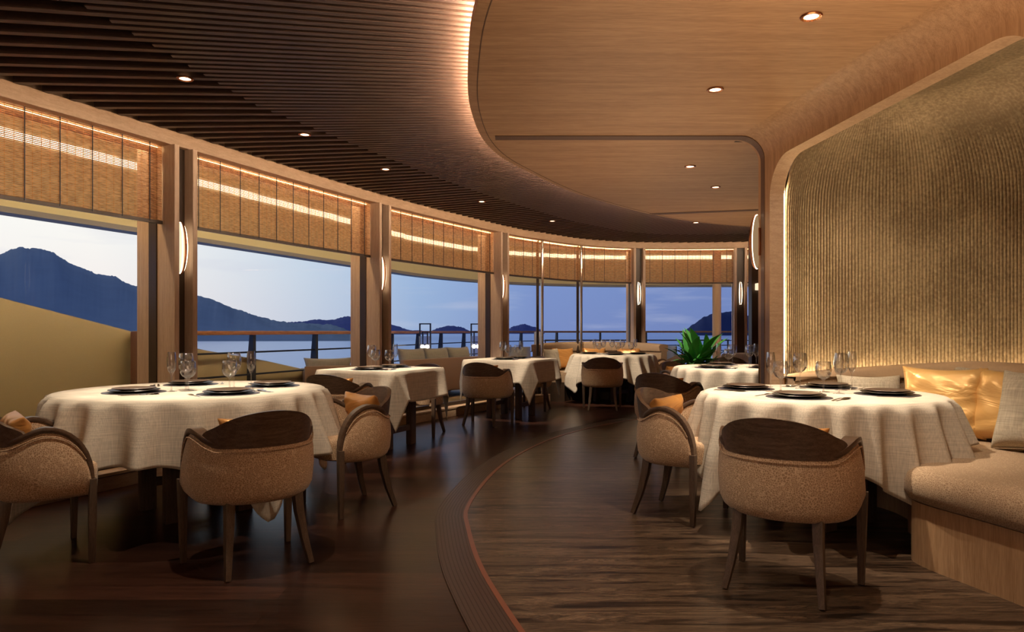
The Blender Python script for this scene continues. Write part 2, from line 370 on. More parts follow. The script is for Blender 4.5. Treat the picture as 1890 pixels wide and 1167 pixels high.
def catmull(P, step=.08):
    out = []
    Q = [tuple(2*a-b for a, b in zip(P[0], P[1]))] + list(P) + [tuple(2*a-b for a, b in zip(P[-1], P[-2]))]
    for i in range(1, len(Q)-2):
        p0, p1, p2, p3 = Q[i-1:i+3]; n = max(2, int(hypot(p2[0]-p1[0], p2[1]-p1[1])/step))
        for k in range(n):
            t = k/n
            out.append(tuple(.5*((2*b)+(-a+c)*t+(2*a-5*b+4*c-d)*t*t+(-a+3*b-3*c+d)*t**3) for a, b, c, d in zip(p0, p1, p2, p3)))
    out.append(tuple(P[-1])); return out
class Curve2:
    def __init__(s, P, step=.06):
        s.p = catmull(P, step); s.c = [0]
        for a, b in zip(s.p, s.p[1:]): s.c.append(s.c[-1]+hypot(b[0]-a[0], b[1]-a[1]))
        s.len = s.c[-1]
    def at(s, d, v=0):
        import bisect
        d2 = min(max(d, 0), s.len); i = min(max(bisect.bisect_right(s.c, d2)-1, 0), len(s.p)-2)
        t = (d-s.c[i])/((s.c[i+1]-s.c[i]) or 1); a, b = s.p[i], s.p[i+1]
        j0, j1 = max(0, i-1), min(len(s.p)-1, i+2)
        tx, ty = s.p[j1][0]-s.p[j0][0], s.p[j1][1]-s.p[j0][1]; l = hypot(tx, ty); tx /= l; ty /= l
        return (a[0]+(b[0]-a[0])*t+ty*v, a[1]+(b[1]-a[1])*t-tx*v)
    def tan(s, d):
        a = s.at(d-.05); b = s.at(d+.05); l = hypot(b[0]-a[0], b[1]-a[1]); return ((b[0]-a[0])/l, (b[1]-a[1])/l)
    def near(s, x, y):
        return min(range(len(s.p)), key=lambda i: hypot(s.p[i][0]-x, s.p[i][1]-y)) and s.c[min(range(len(s.p)), key=lambda i: hypot(s.p[i][0]-x, s.p[i][1]-y))]
def strip(mb, cv, d0, d1, v0, v1, z0, z1, step=.12):
    """solid bar following a plan curve (v = offset to the right of travel)"""
    n = max(1, int((d1-d0)/step)); rows = []
    for k in range(n+1):
        d = d0+(d1-d0)*k/n; a = cv.at(d, v0); b = cv.at(d, v1)
        rows.append([(*a, z0), (*b, z0), (*b, z1), (*a, z1)])
    mb.grid(rows, close_u=True); mb.loop(rows[0]); mb.loop(rows[-1], True)

# ------------------------------------------------------------------ plan of the room
WALL = Curve2([(-5.6, -2.4), (-5.3, -1.8), (-4.75, .6), (-3.72, 3.0), (-2.63, 5.43), (-1.54, 7.84), (-.235, 10.1), (.42, 10.92), (1.1, 11.6), (2.13, 12.05), (3.88, 12.0), (6.2, 11.2), (7.5, 10.2)])
EDGE = Curve2([(2.6, -2.4), (1.3, .6), (.35, 1.75), (.02, 2.35), (-.14, 2.95), (-.217, 3.53), (-.26, 4.387), (-.18, 5.287), (.09, 6.05), (.80, 7.35), (2.03, 8.75), (3.4, 9.5), (5.2, 9.9), (7.5, 9.6)])
FLOORC = Curve2([(2.9, -2.4), (1.9, -.8), (.98, .7), (.30, 1.85), (-.078, 3.02), (-.235, 3.92), (-.262, 4.45), (-.125, 5.487), (.114, 6.38), (.528, 7.37), (1.179, 8.33), (1.75, 8.85), (3.3, 9.7), (7.5, 10.0)])
SP = {n: WALL.near(*p) for n, p in dict(a=(-4.75, .6), b=(-3.72, 3.0), c=(-2.63, 5.43), d=(-1.54, 7.84), e=(-.235, 10.1), f=(2.13, 12.05), g=(3.88, 12.0), m1=(.42, 10.92), m2=(1.1, 11.6)).items()}
ZH = 2.50      # underside of the header beam

# floors
mb = MB(); mb.loop([(-6.2, -2.6, 0), (8, -2.6, 0), (8, 12.6, 0), (-1, 12.6, 0)])
wp = [WALL.at(WALL.len*k/90, -.12) for k in range(91)]
mb = MB(); mb.loop([(x, y, 0) for x, y in wp] + [(8, -2.6, 0)])
fl = struct(mb.build('floor', M['floor_wood']))
mb = MB(); n = 140
rows = []
for k in range(n+1):
    d = FLOORC.len*k/n; a = FLOORC.at(d); rows.append([(*a, .004), (8.0, max(-2.6, a[1]) if a[1] > -2.6 else -2.6, .004)])
mb.grid(rows); struct(mb.build('floor_stone', M['stone'])).name = 'floor_2'
mb = MB(); strip(mb, FLOORC, 0, FLOORC.len, -.19, -.022, .0, .006); b_ = struct(mb.build('trim_1', M['band']))
mb = MB(); strip(mb, FLOORC, 0, FLOORC.len, -.022, .002, .0, .0075); mb.build('inlay_strip', M['inlay'], b_)
mb = MB()
for k in range(9):
    o_ = -.185+k*.0185; strip(mb, FLOORC, 0, FLOORC.len, o_, o_+.0035, .005, .0068, .15)
mb.build('groove_line', M['band_line'], b_)

# ceiling: dark backing, radial slats, oak panel, cove
ceil = MB(); top = [WALL.at(WALL.len*k/90, -.12) for k in range(91)]
ceil.loop([(x, y, 2.66) for x, y in top] + [(8, -2.6, 2.66)]); ceil.loop([(x, y, 2.72) for x, y in top] + [(8, -2.6, 2.72)])
ceil_o = struct(ceil.build('ceiling', M['backing']))
CC = (7.2, 4.85)
def ray_hit(cv, ang, v=0):
    dx, dy = cos(ang), sin(ang); best = None
    for k in range(0, 400):
        d = cv.len*k/400; p = cv.at(d, v); q = cv.at(cv.len*(k+1)/400, v)
        c1 = dx*(p[1]-CC[1])-dy*(p[0]-CC[0]); c2 = dx*(q[1]-CC[1])-dy*(q[0]-CC[0])
        if c1*c2 <= 0 and c1 != c2:
            t = c1/(c1-c2); x = p[0]+(q[0]-p[0])*t; y = p[1]+(q[1]-p[1])*t; r = (x-CC[0])*dx+(y-CC[1])*dy
            if r > 0 and (best is None or r > best): best = r
    return best
mb = MB(); ang = pi+radians(32); stepa = .0152; kk = 0
def radial(mb, ang, r0, r1, w0, w1, z0, z1):
    dx, dy = cos(ang), sin(ang); nx, ny = -dy, dx
    P = []
    for z in (z0, z1):
        for r, w in ((r0, w0), (r1, w1)):
            for sgn in (-1, 1): P.append((CC[0]+dx*r+nx*w*sgn/2, CC[1]+dy*r+ny*w*sgn/2, z))
    mb.add(P, [(0, 1, 3, 2), (4, 6, 7, 5), (0, 2, 6, 4), (1, 5, 7, 3), (0, 4, 5, 1), (2, 3, 7, 6)])
while ang > radians(62):
    ro = ray_hit(WALL, ang, .13); ri = ray_hit(EDGE, ang)
    if ro and ri:
        radial(mb, ang, ri-.30, ro, .031, .042, ZS, 2.66)
        a2 = ang-stepa/2; ro2 = ray_hit(WALL, a2, 1.15+.22*max(0, 4.6-(4.85+10*sin(ang)))); ri2 = ray_hit(EDGE, a2)
        if ro2 and ri2 and ro2 > ri2: radial(mb, a2, ri2-.30, ro2, .029, .034, ZS, 2.66)
    ang -= stepa
mb.build('slat_panel', M['slat'], ceil_o)

# partition (right): plan line and fillet
def WX(y): return 1.80+.086*(4.92-y) if y < 4.92 else 1.80
FR = .17
def right_limit(y): return WX(y)-FR if y < 5.18 else 7.6
mb = MB(); n = 260; top_r = []; bot = []
pts = []
for k in range(n+1):
    d = EDGE.len*k/n; a = EDGE.at(d); i1 = EDGE.at(d, .045)
    bot.append([(*a, ZC+.05), (*a, ZC+.004), (*i1, ZC)])
mb.grid(bot)
ys = sorted(set([r[2][1] for r in bot]))
# flat field of the panel: from the edge to the fillet / far side
rows = []
for r in bot:
    x, y = r[2][0], r[2][1]
    if y < 9.58: rows.append([(x, y, ZC), (max(x, right_limit(y)), y, ZC)])
mb2 = MB(); near_r = [r for r in rows if r[0][1] < 5.18]; far_r = [r for r in rows if r[0][1] >= 5.18]
mb.grid(near_r); mb.grid([[near_r[-1][0], (7.6, near_r[-1][0][1], ZC)]] + far_r)
mb.loop([rows[-1][0], (7.6, rows[-1][0][1], ZC), (7.6, 9.95, ZC)] + [r[2] for r in bot[::-1] if r[2][1] >= rows[-1][0][1]-.001])
mb.grid([[r[0], (r[0][0]+.35*0, r[0][1], ZC+.05)] for r in bot])
# upper skin so that the panel has a thickness
rows2 = []
for k in range(n+1):
    d = EDGE.len*k/n; a = EDGE.at(d); b = EDGE.at(d, .5); rows2.append([(*a, ZC+.05), (*b, ZC+.05)])
mb.grid(rows2)
mb.build('oak_panel', M['oak_x'], ceil_o, fix=False)
mb = MB(); n = 200; strip(mb, EDGE, 0, EDGE.len, .035, .060, ZC+.052, ZC+.070)
mb.build('cove_light', M['cove'], ceil_o)
mb = MB(); strip(mb, EDGE, 0, EDGE.len, .052, .057, ZC-.0015, ZC+.002); mb.build('lip_line', M['groove'], ceil_o)
# groove across the ceiling that turns down the partition, and a second farther one
mb = MB(); path = [(-.13+.002*0, 5.05, ZC-.001), (1.63, 5.05, ZC-.001)]
path = [(-.12+(1.63+.12)*k/20, 5.05, ZC-.001) for k in range(21)] + [(1.80-FR+FR*sin(a), 5.05, ZC-FR+FR*cos(a)-.001) for a in [pi/2*k/10 for k in range(1, 11)]] + [(1.799, 5.05, 0.01)]
mb.sweep(path, [(-.05, -.004), (.05, -.004), (.05, .004), (-.05, .004)], up=(0, 0, 1), scales=[(1, 1)]*22+[(1-.04*k, 1) for k in range(9)]+[(.6, 1)], side_fn=lambda i: (0, 1, 0))
struct(mb.build('trim_2', M['groove']))
mb = MB(); mb.add([(1.62, 8.30, ZC-.004), (3.1, 7.95, ZC-.004), (3.1, 8.05, ZC-.004), (1.70, 8.40, ZC-.004), (1.62, 8.30, ZC+.004), (3.1, 7.95, ZC+.004), (3.1, 8.05, ZC+.004), (1.70, 8.40, ZC+.004)],
                  [(3, 2, 1, 0), (4, 5, 6, 7), (0, 1, 5, 4), (1, 2, 6, 5), (2, 3, 7, 6), (3, 0, 4, 7)])
struct(mb.build('trim_3', M['groove']))

# partition wall with the rounded opening
ZT, RR, YO0, YO1 = 2.29, .27, 2.62, 4.92
def ztop(y):
    e = min(y-YO0, YO1-y)
    if e <= 0: return None
    return ZT if e >= RR else ZT-RR+sqrt(max(0, RR*RR-(RR-e)**2))
mb = MB()
ysamp = [YO0+RR*(1-cos(pi/2*k/12)) for k in range(13)] + [YO0+RR+(YO1-YO0-2*RR)*k/10 for k in range(1, 10)] + [YO1-RR*(1-cos(pi/2*k/12)) for k in range(12, -1, -1)]
zf = ZC-FR
def zt2(y):
    e = min(y-YO0, YO1-y); return ZT if e >= RR else ZT-RR+sqrt(max(0, RR*RR-(RR-max(e, 0))**2))
mb.grid([[(WX(y), y, zt2(y)), (WX(y), y, zf)] for y in ysamp])
for (y0, y1) in ((-2.4, YO0), (YO1, 5.14)):
    mb.grid([[(WX(y0), y0, 0), (WX(y0), y0, zt2(YO0)), (WX(y0), y0, zf)], [(WX(y1), y1, 0), (WX(y1), y1, zt2(YO0)), (WX(y1), y1, zf)]])
yy = [-2.4, -1, 0, 1, 2] + ysamp + [5.14]
mb.grid([[(WX(y)-FR*(1-cos(a)), y, zf+FR*sin(a)) for a in [pi/2*k/10 for k in range(11)]] for y in yy])
# rounded far end and the back of the pier
mb.grid([[(1.80+.04*(1-cos(a)), 5.14+.04*sin(a), z) for z in (0, ZC)] for a in [pi/2*k/5 for k in range(6)]] + [[(1.98, 5.18, z) for z in (0, ZC)], [(1.98, 5.04, z) for z in (0, ZC)]])
wall_r = struct(mb.build('wall_right', M['oak_z'], smooth=True, angle=35))
# reveal of the opening
mb = MB(); outl = [(YO1, 0)] + [(y, zt2(y)) for y in ysamp[::-1]] + [(YO0, 0)]
mb.grid([[(WX(y), y, z) for y, z in outl], [(WX(y)+.10, y, z) for y, z in outl]])
mb.build('reveal', M['oak_trim'], wall_r, smooth=True)
# far room end walls (not in view, they close the room)
mb = MB(); mb.box(-6.2, 8, -2.7, -2.6, 0, 2.7); struct(mb.build('wall_back', M['oak_z']))
mb = MB(); mb.box(7.6, 7.7, -2.6, 10.3, 0, 2.7); struct(mb.build('wall_east', M['oak_z']))

spot('alcove_fill', (2.55, 3.3, 2.585), (2.05, 4.75, 1.05), 70, 80, .9)  # added spot out of view, brightens the jamb, ribs and pillows
# ribbed alcove
RIB = Curve2([(1.93, 4.99), (2.15, 5.10), (2.5, 5.10), (2.85, 4.92), (3.12, 4.55), (3.28, 4.0), (3.33, 3.3), (3.33, 2.2)], .03)
mb = MB(); pitch = .0225; nrib = int(RIB.len/pitch); per = 6
prof = [(0, .0), (0, .8), (0, 1.4), (0, 1.95), (.012, 2.10), (.05, 2.23), (.11, 2.35), (.19, 2.45), (.29, 2.53), (.42, 2.585), (.52, 2.60)]
rows = []
for k in range(nrib*per+1):
    d = RIB.len*k/(nrib*per); ph = (k % per)/per; h = .0105*abs(sin(pi*ph))**.7
    px, py = RIB.at(d); tx, ty = RIB.tan(d); nx, ny = (ty, -tx)
    row = []
    for j, (o_, z) in enumerate(prof):
        fade = 1 if z < 2.3 else max(0, (2.6-z)/.3)
        # inward normal (towards the room) and a small droop of the rib depth into z in the cove
        q = (j/(len(prof)-1)) if z > 1.95 else 0
        hh = h*fade; row.append((px+nx*(o_+hh*cos(q*1.5)), py+ny*(o_+hh*cos(q*1.5)), z-hh*sin(q*1.5)))
    rows.append(row)
mb.grid(rows)
alc = struct(mb.build('wall_alcove', M['ribbed'], fix=False, smooth=True, angle=80))
mb = MB(); mb.loop([(*RIB.at(RIB.len*k/60, .50), 2.60) for k in range(61)] + [(2.0, 2.2, 2.60), (1.9, 4.9, 2.60)])
mb.loop([(1.9, 4.9, 2.6), (2.0, 2.2, 2.6), (3.4, 2.2, 2.6), (3.4, 5.2, 2.6), (1.9, 5.2, 2.6)][::-1]); mb.v = [(x, y, z+(0 if i < 63 else .003)) for i, (x, y, z) in enumerate(mb.v)]
struct(mb.build('ceiling_alcove', M['ribbed'], fix=False)).name = 'ceiling_2'
mb = MB(); mb.box(2.0, 3.4, 2.1, 2.2, 0, 2.6); mb.box(1.9, 1.93, 4.98, 5.2, 0, 2.6); struct(mb.build('wall_alcove_end', M['oak_z'])).name = 'wall_south'
# light slot at the left edge of the ribs, and behind the bench back
mb = MB(); mb.box(1.905, 1.913, 4.945, 4.975, .80, 2.12)
tag(mb.build('light_strip', M['niche_glow']), 'slim vertical light strip at the left edge of the ribbed alcove wall', 'light strip')
mb = MB(); strip(mb, RIB, .16, RIB.len-.2, .035, .060, .765, .777)
tag(mb.build('light_strip', M['niche_glow']), 'warm light strip hidden behind the long curved bench back', 'light strip')

# header, sill and window bays
mb = MB(); strip(mb, WALL, 0, WALL.len, -.10, .13, ZH, 2.605); strip(mb, WALL, 0, WALL.len, -.10, .10, 2.605, 2.70); struct(mb.build('trim_4', M['oak_head'], bevel=.004))
mb = MB(); strip(mb, WALL, 0, WALL.len, -.30, .10, 0, .12); sill = struct(mb.build('trim_5', M['oak_trim'], bevel=.006))
mb = MB(); strip(mb, WALL, 0, WALL.len, .100, .104, .094, .099); mb.build('dark_line', M['bronze'], sill)  # thin dark bronze line along the sill face

# pillars
def pillar(key, idx):
    d = SP[key]; px, py = WALL.at(d); tx, ty = WALL.tan(d); root = struct(empty('trim_%d' % idx, (px, py, 0), atan2(ty, tx)))
    # local x along the wall away from the camera, local y = -inward
    def part(name, mat, u0, u1, v0, v1, z0=.12, z1=ZH, bev=.004):
        m = MB(); m.box(u0, u1, -v1, -v0, z0, z1); return m.build(name, mat, root, bevel=bev)
    part('post', M['oak_post'], -.105, -.062, -.02, .165, 0.0, ZH)
    part('post', M['oak_post'], .062, .105, -.02, .165, 0.0, ZH)
    part('recess_panel', M['bronze'], -.062, .062, -.02, .075, 0, ZH, 0)
    part('outer_frame', M['bronze'], -.115, .115, -.10, -.02, .12, ZH, 0)
    part('outer_post', M['oak_post'], -.11, .11, -.235, -.10, .12, ZH+.1)
    return root
for i, k in enumerate('abcdefg'): pillar(k, 6+i)
def mullion(key, idx):
    px, py = WALL.at(SP[key], .06); m = MB(); m.lathe([(.024, .12), (.024, ZH)], 16, (px, py, 0))
    o = struct(m.build('trim_%d' % idx, M['chrome'], smooth=True))
    px, py = WALL.at(SP[key], -.03); m = MB(); m.lathe([(.022, .12), (.022, ZH)], 12, (px, py, 0)); m.build('mullion_back', M['bronze'], o, smooth=True)
mullion('m1', 13); mullion('m2', 14)
# a dark pier deeper in the room beside the partition end
mb = MB(); mb.box(3.54, 3.80, 10.4, 10.55, 0, ZS); pr = struct(mb.build('trim_15', M['bronze']))

bays = [('a', 'b'), ('b', 'c'), ('c', 'd'), ('d', 'e'), ('e', 'f'), ('f', 'g'), ('g', None)]
names = ['bay beside the camera', 'leftmost bay in view', 'bay right of the first pillar', 'bay between the second and third pillars', 'curved far bay with slim mullions', 'flat far bay behind the potted plant', 'last sliver of bay beside the oak partition']
for i, (a, b) in enumerate(bays):
    d0 = SP[a]+.11; d1 = (SP[b] if b else WALL.len-.3)-.11
    m = MB(); strip(m, WALL, d0, d1, -.085, -.035, .12, .165); strip(m, WALL, d0, d1, -.085, -.035, ZH-.04, ZH)
    w = struct(m.build('window_%d' % (i+1), M['bronze']))
    m = MB(); n = max(4, int((d1-d0)/.15))
    m.grid([[(*WALL.at(d0+(d1-d0)*k/n, -.06), z) for z in (.16, ZH-.03)] for k in range(n+1)])
    m.build('pane', M['pane'], w, smooth=True, fix=False)
    # woven blind
    root = empty('woven_blind', (*WALL.at((d0+d1)/2, .0), 1.9))
    tag(root, 'half-lowered woven bamboo blind in the %s' % names[i], 'blind', 'woven blinds along the windows')
    ox, oy, oz = root.location
    def rel(m): m.v = [(x-ox, y-oy, z-oz) for x, y, z in m.v]; return m
    e0, e1 = d0-.0, d1+.0; VB = .035
    m = MB(); z = 1.93
    while z < ZH-.002:
        strip(m, WALL, e0, e1, VB-.0015, VB+.0015, z, z+.0072, .5); z += .0112
    rel(m).build('slats', M['bamboo'], root, fix=False)
    m = MB(); strip(m, WALL, e0, e1, VB-.010, VB+.010, 1.905, 1.93, .3); rel(m).build('bottom_rail', M['bronze'], root)
    m = MB(); nth = int((e1-e0)/.055)
    for k in range(1, nth):
        strip(m, WALL, e0+(e1-e0)*k/nth-.002, e0+(e1-e0)*k/nth+.002, VB-.003, VB-.0016, 1.93, ZH, .5)
    rel(m).build('woven_thread', M['bamboo'], root, fix=False)
    nc = max(1, round((e1-e0)/.215))
    for k in range(nc):
        d = e0+(e1-e0)*(k+.5)/nc; p = WALL.at(d, VB+.012); m = MB(); m.lathe([(.0035, 1.915), (.0035, ZH-.0)], 6, (p[0], p[1], 0))
        rel(m).build('cord', M['iron'], root)

# ------------------------------------------------------------------ outside: deckhead, bulwark, rail, deck
OUT = Curve2([(-5.9, -1.0), (-5.3, 1.8), (-4.3, 4.4), (-3.23, 7.2), (-2.2, 10.0), (-1.45, 12.0), (-.25, 13.6), (1.5, 14.5), (3.5, 14.6), (8, 14.4)])
RAIL = Curve2([(-5.9, -1.0), (-5.3, 1.8), (-4.3, 4.4), (-3.23, 7.2), (-2.2, 10.0), (-1.75, 12.0), (-.8, 15.0), (1.0, 17.2), (3.6, 17.6), (9, 17.6)])
def between(cv, v, c2, v2, z, n=70, flip=False):
    return [[(*cv.at(cv.len*k/n, v), z), (*c2.at(c2.len*k/n, v2), z)] for k in range(n+1)]
m = MB(); m.grid(between(WALL, -.02, OUT, -.1, 2.76)); m.grid(between(WALL, -.02, OUT, -.1, 2.84))
dh = struct(m.build('ceiling_3', M['plaster_ext'], fix=False))
m = MB(); strip(m, OUT, 0, OUT.len, -.16, 0, 2.06, 2.78, .3); m.build('fascia_beam', M['plaster_ext'], dh)
m = MB(); strip(m, OUT, 0, OUT.len, -.17, .004, 2.015, 2.06, .3); m.build('fascia_edge', M['fascia'], dh)
m = MB(); strip(m, OUT, 0, OUT.len, .0, .02, 2.59, 2.66, .3); m.build('soffit_light', M['soffit_glow'], dh)
m = MB(); strip(m, WALL, 0, WALL.len, -.035, -.015, 2.488, 2.5, .3); m.build('blind_light', M['blind_glow'], dh)
m = MB(); strip(m, WALL, 0, WALL.len, -.20, -.16, 2.54, 2.56, .3); m.build('pelmet_light', M['pelmet_glow'], dh)
m = MB(); m.grid(between(WALL, -.28, RAIL, -.3, .03)); struct(m.build('floor_3', M['deck'], fix=False))

def bul_z(d):
    y = RAIL.at(d)[1]
    P = [(-3, 1.75), (3.0, 1.62), (5.39, 1.37), (6.52, 1.10), (7.3, .91), (8.2, .76), (9.3, .535), (10.6, .28), (11.6, .12), (12.5, .06)]
    for (a, za), (b, zb) in zip(P, P[1:]):
        if y <= b: return za+(zb-za)*max(0, (y-a)/(b-a))
    return .05
m = MB(); rows = []; dmax = RAIL.near(-1.7, 12.3); n = 60
for k in range(n+1):
    d = dmax*k/n; z = bul_z(d); a = RAIL.at(d, -.06); b = RAIL.at(d, -.22); a2 = RAIL.at(d, -.075)
    rows.append([(*a, .0), (*a, z-.02), (*a2, z), (*b, z), (*b, -.5)])
m.grid(rows); struct(m.build('wall_bulwark', M['bulwark'], fix=False, smooth=True, angle=50)).name = 'wall_outer'
dr = RAIL.near(-3.47, 6.57)
rroot = empty('deck_railing', (*RAIL.at(dr), 0)); tag(rroot, 'deck railing with a teak handrail and dark blade posts outside the windows', 'railing')
rx, ry, _ = rroot.location
def rl(m): m.v = [(x-rx, y-ry, z) for x, y, z in m.v]; return m
m = MB(); strip(m, RAIL, dr, RAIL.len, -.045, .045, 1.055, 1.10, .2); rl(m).build('handrail', M['rail_wood'], rroot, bevel=.008)
for z in (.86, .61, .36):
    m = MB(); strip(m, RAIL, dr, RAIL.len, -.010, .010, z-.010, z+.010, .2); rl(m).build('rod', M['iron'], rroot)
d = dr+.35
while d < RAIL.len-2:
    px, py = RAIL.at(d); tx, ty = RAIL.tan(d); m = MB()
    pts = []
    for (w, z) in ((.13, .03), (.11, .5), (.055, 1.055)):
        pts.append([(px+tx*sx*.022+ty*(-w+.03 if sy < 0 else .03)*1, py+ty*sx*.022-tx*(-w+.03 if sy < 0 else .03), z) for sx, sy in ((-1, -1), (1, -1), (1, 1), (-1, 1))])
    m.grid(pts, close_u=True); m.loop(pts[0], True); m.loop(pts[-1]); rl(m).build('rail_post', M['iron'], rroot)
    d += 1.15
m = MB(); m.box(-3.50, -3.40, 6.45, 6.57, .03, 1.10)
tag(m.build('corner_post', M['post_wood'], bevel=.02), 'reddish timber end post where the outer bulwark meets the railing', 'post')
m = MB(); m.box(.50, .70, 15.9, 16.0, .03, 1.08); tag(m.build('gate_post', M['light_metal'], bevel=.01), 'broad grey gate post in the far railing behind the first slim mullion', 'post')
g = empty('deck_gate', (.8, 16.2, 0)); tag(g, 'low metal gate rail in front of the far railing', 'gate')
m = MB(); m.box(-.05, 4.2, -.015, .015, .88, .90); m.build('top_bar', M['iron'], g)
m = MB(); m.box(-.05, 4.2, -.015, .015, .76, .78); m.build('lower_bar', M['iron'], g)
for k in range(5):
    m = MB(); m.box(-.05+k*1.05, -.02+k*1.05, -.014, .014, .03, .88); m.build('gate_upright', M['iron'], g)
m = MB(); m.lathe([(.085, .03), (.085, 2.76)], 24, (4.07, 14.0, 0))
tag(m.build('deck_column', M['column_ext'], smooth=True), 'round beige column on the outer deck right of the potted plant', 'column')

def lantern(loc, label):
    r = empty('floor_lantern', loc, radians(-20)); tag(r, label, 'lantern', 'tall lanterns on the deck')
    for w, h, nm in ((.10, 1.20, 'outer_frame'), (.045, 1.06, 'inner_frame')):
        m = MB()
        for s in (-1, 1): m.box(s*w-.010, s*w+.010, -.010, .010, 0, h)
        m.box(-w-.010, w+.010, -.010, .010, h-.02, h); m.build(nm, M['iron'], r)
    m = MB(); m.box(-.10, .10, -.06, .06, 0, .02); m.build('base', M['iron'], r)
    sh = MB(); sh.grid([[(.115*cos(a), .05*sin(a), z) for a in [2*pi*k/20 for k in range(20)]] for z in (.60, .98)], close_u=True); sh.build('shade', M['pane2'], r, smooth=True, fix=False)
    for s in (-1, 1):
        b = MB(); b.lathe([(0, -.035), (.02, -.029), (.033, -.012), (.035, 0), (.033, .012), (.02, .029), (0, .035)], 14, (s*.042, -.015, .80)); b.build('bulb', M['bulb'], r, smooth=True)
    return r
M['pane2'] = glassy('lantern_shade', (.75, .72, .78), .12, .5, .3, 2)
lantern((-1.48, 12.0, .03), 'black framed lantern with two glowing bulbs, left of the two on the deck')
lantern((-.62, 12.3, .03), 'black framed lantern with two glowing bulbs, right one half hidden by the third pillar')

def pillow(name, w, h, t, mat, crease=0, seed=0, n=18):
    rnd = random.Random(seed); ph = [rnd.uniform(0, 6.28) for _ in range(8)]; m = MB()
    for sgn in (1, -1):
        rows = []
        for i in range(n+1):
            row = []
            for j in range(n+1):
                u = -1+2*i/n; v = -1+2*j/n
                th = t/2*(max(0, 1-u**4)*max(0, 1-v**4))**.55
                x = w/2*u*(1-.09*(1-v*v)**1.0*0-.13*(1-abs(v)**2)*abs(u)**3); y = h/2*v*(1-.13*(1-abs(u)**2)*abs(v)**3)
                th += crease*(sin(7*u+5*v*v+ph[0])*sin(9*v+ph[1]+3*u)+.6*sin(17*u*v+ph[2])*abs(u))*(1-u**6)*(1-v**6)*(.4+.6*abs(u))
                row.append((x, sgn*th, y))
            rows.append(row)
        m.grid(rows, flip=sgn < 0)
    o = m.build(name, mat, None, smooth=True, angle=180)
    md = o.modifiers.new('s', 'SUBSURF'); md.levels = 1; md.render_levels = 1
    return o
def place(o, loc, rz=0, rx=0, ry=0):
    o.location = loc; o.rotation_euler = (rx, ry, rz); o.rotation_mode = 'XYZ'; return o

def sofa(loc, rz, L_, label, ncush):
    r = empty('deck_sofa', loc, rz); tag(r, label, 'sofa')
    m = MB(); m.box(0, L_, -.04, .04, .12, .64); m.build('back_panel', M['sofa_frame'], r, bevel=.02)
    m = MB(); m.box(0, L_, .04, .80, .10, .22); m.build('base', M['sofa_frame'], r, bevel=.02)
    m = MB(); m.box(.04, L_-.04, .05, .80, .22, .42); m.build('seat_cushion', M['sofa_cushion'], r, bevel=.05)
    m = MB(); m.box(0, .09, .04, .80, .12, .58); m.build('arm', M['sofa_frame'], r, bevel=.02)
    for s in (.08, L_-.12):
        for y in (.05, .7):
            m = MB(); m.box(s, s+.05, y, y+.05, 0, .12); m.build('leg', M['iron'], r)
    return r
s1 = sofa((-2.52, 8.55, .03), radians(20), .80, 'small outdoor sofa with a pale cushion behind the second square table', 1)
s2 = sofa((-1.62, 10.35, .03), radians(58), 2.2, 'long low outdoor sofa outside the bay between the second and third pillars', 3)
p = pillow('cushion', .62, .34, .16, M['sofa_cushion'], .0, 3); place(p, (-2.28, 8.74, .61), radians(20), radians(-10)); tag(p, 'pale grey cushion on the small outdoor sofa', 'cushion')
for k, (dx, txt) in enumerate(((.45, 'nearest the camera'), (1.05, 'in the middle'), (1.65, 'farthest from the camera'))):
    p = pillow('cushion', .62, .42, .18, M['sofa_cushion'], .0, 5+k)
    place(p, (-1.62+dx*cos(radians(58))-.17*sin(radians(58)), 10.35+dx*sin(radians(58))+.17*cos(radians(58)), .64), radians(58), radians(-14))
    tag(p, 'plump beige back cushion on the long outdoor sofa, %s' % txt, 'cushion', 'cushions on the long outdoor sofa')
bn = empty('deck_bench', (-3.75, 4.45, .03), radians(66)); tag(bn, 'dark olive low bench back outside the leftmost window', 'bench')
m = MB(); m.box(-.5, .45, -.04, .04, .1, .575); m.build('backrest', M['fascia'], bn, bevel=.03)
m = MB(); m.box(-.5, .45, .04, .45, .1, .40); m.build('seat', M['fascia'], bn, bevel=.02)

def deck_chair(loc, rz, label):
    r = empty('deck_chair', loc, rz); tag(r, label, 'chair', 'small chairs on the far deck')
    m = MB(); m.box(-.24, .24, -.22, .24, .40, .46); m.build('seat', M['fascia'], r, bevel=.02)
    m = MB(); m.grid([[(.27*sin(a), -.06-.2*cos(a), z) for a in [-1.3+2.6*k/12 for k in range(13)]] for z in (.46, .78)]); m.grid([[(.25*sin(a), -.06-.18*cos(a), z) for a in [-1.3+2.6*k/12 for k in range(13)]] for z in (.46, .78)]); m.build('backrest', M['light_metal'], r, smooth=True)
    for sx in (-1, 1):
        for sy in (-1, 1):
            m = MB(); m.tube([(sx*.2, sy*.18, .41), (sx*.23, sy*.22, 0)], .014); m.build('leg', M['iron'], r)
deck_chair((.08, 13.0, .03), 0, 'grey outdoor chair seen through glass behind the square table by the third pillar')
deck_chair((2.85, 13.4, .03), radians(150), 'grey outdoor chair on the deck left of the potted plant')

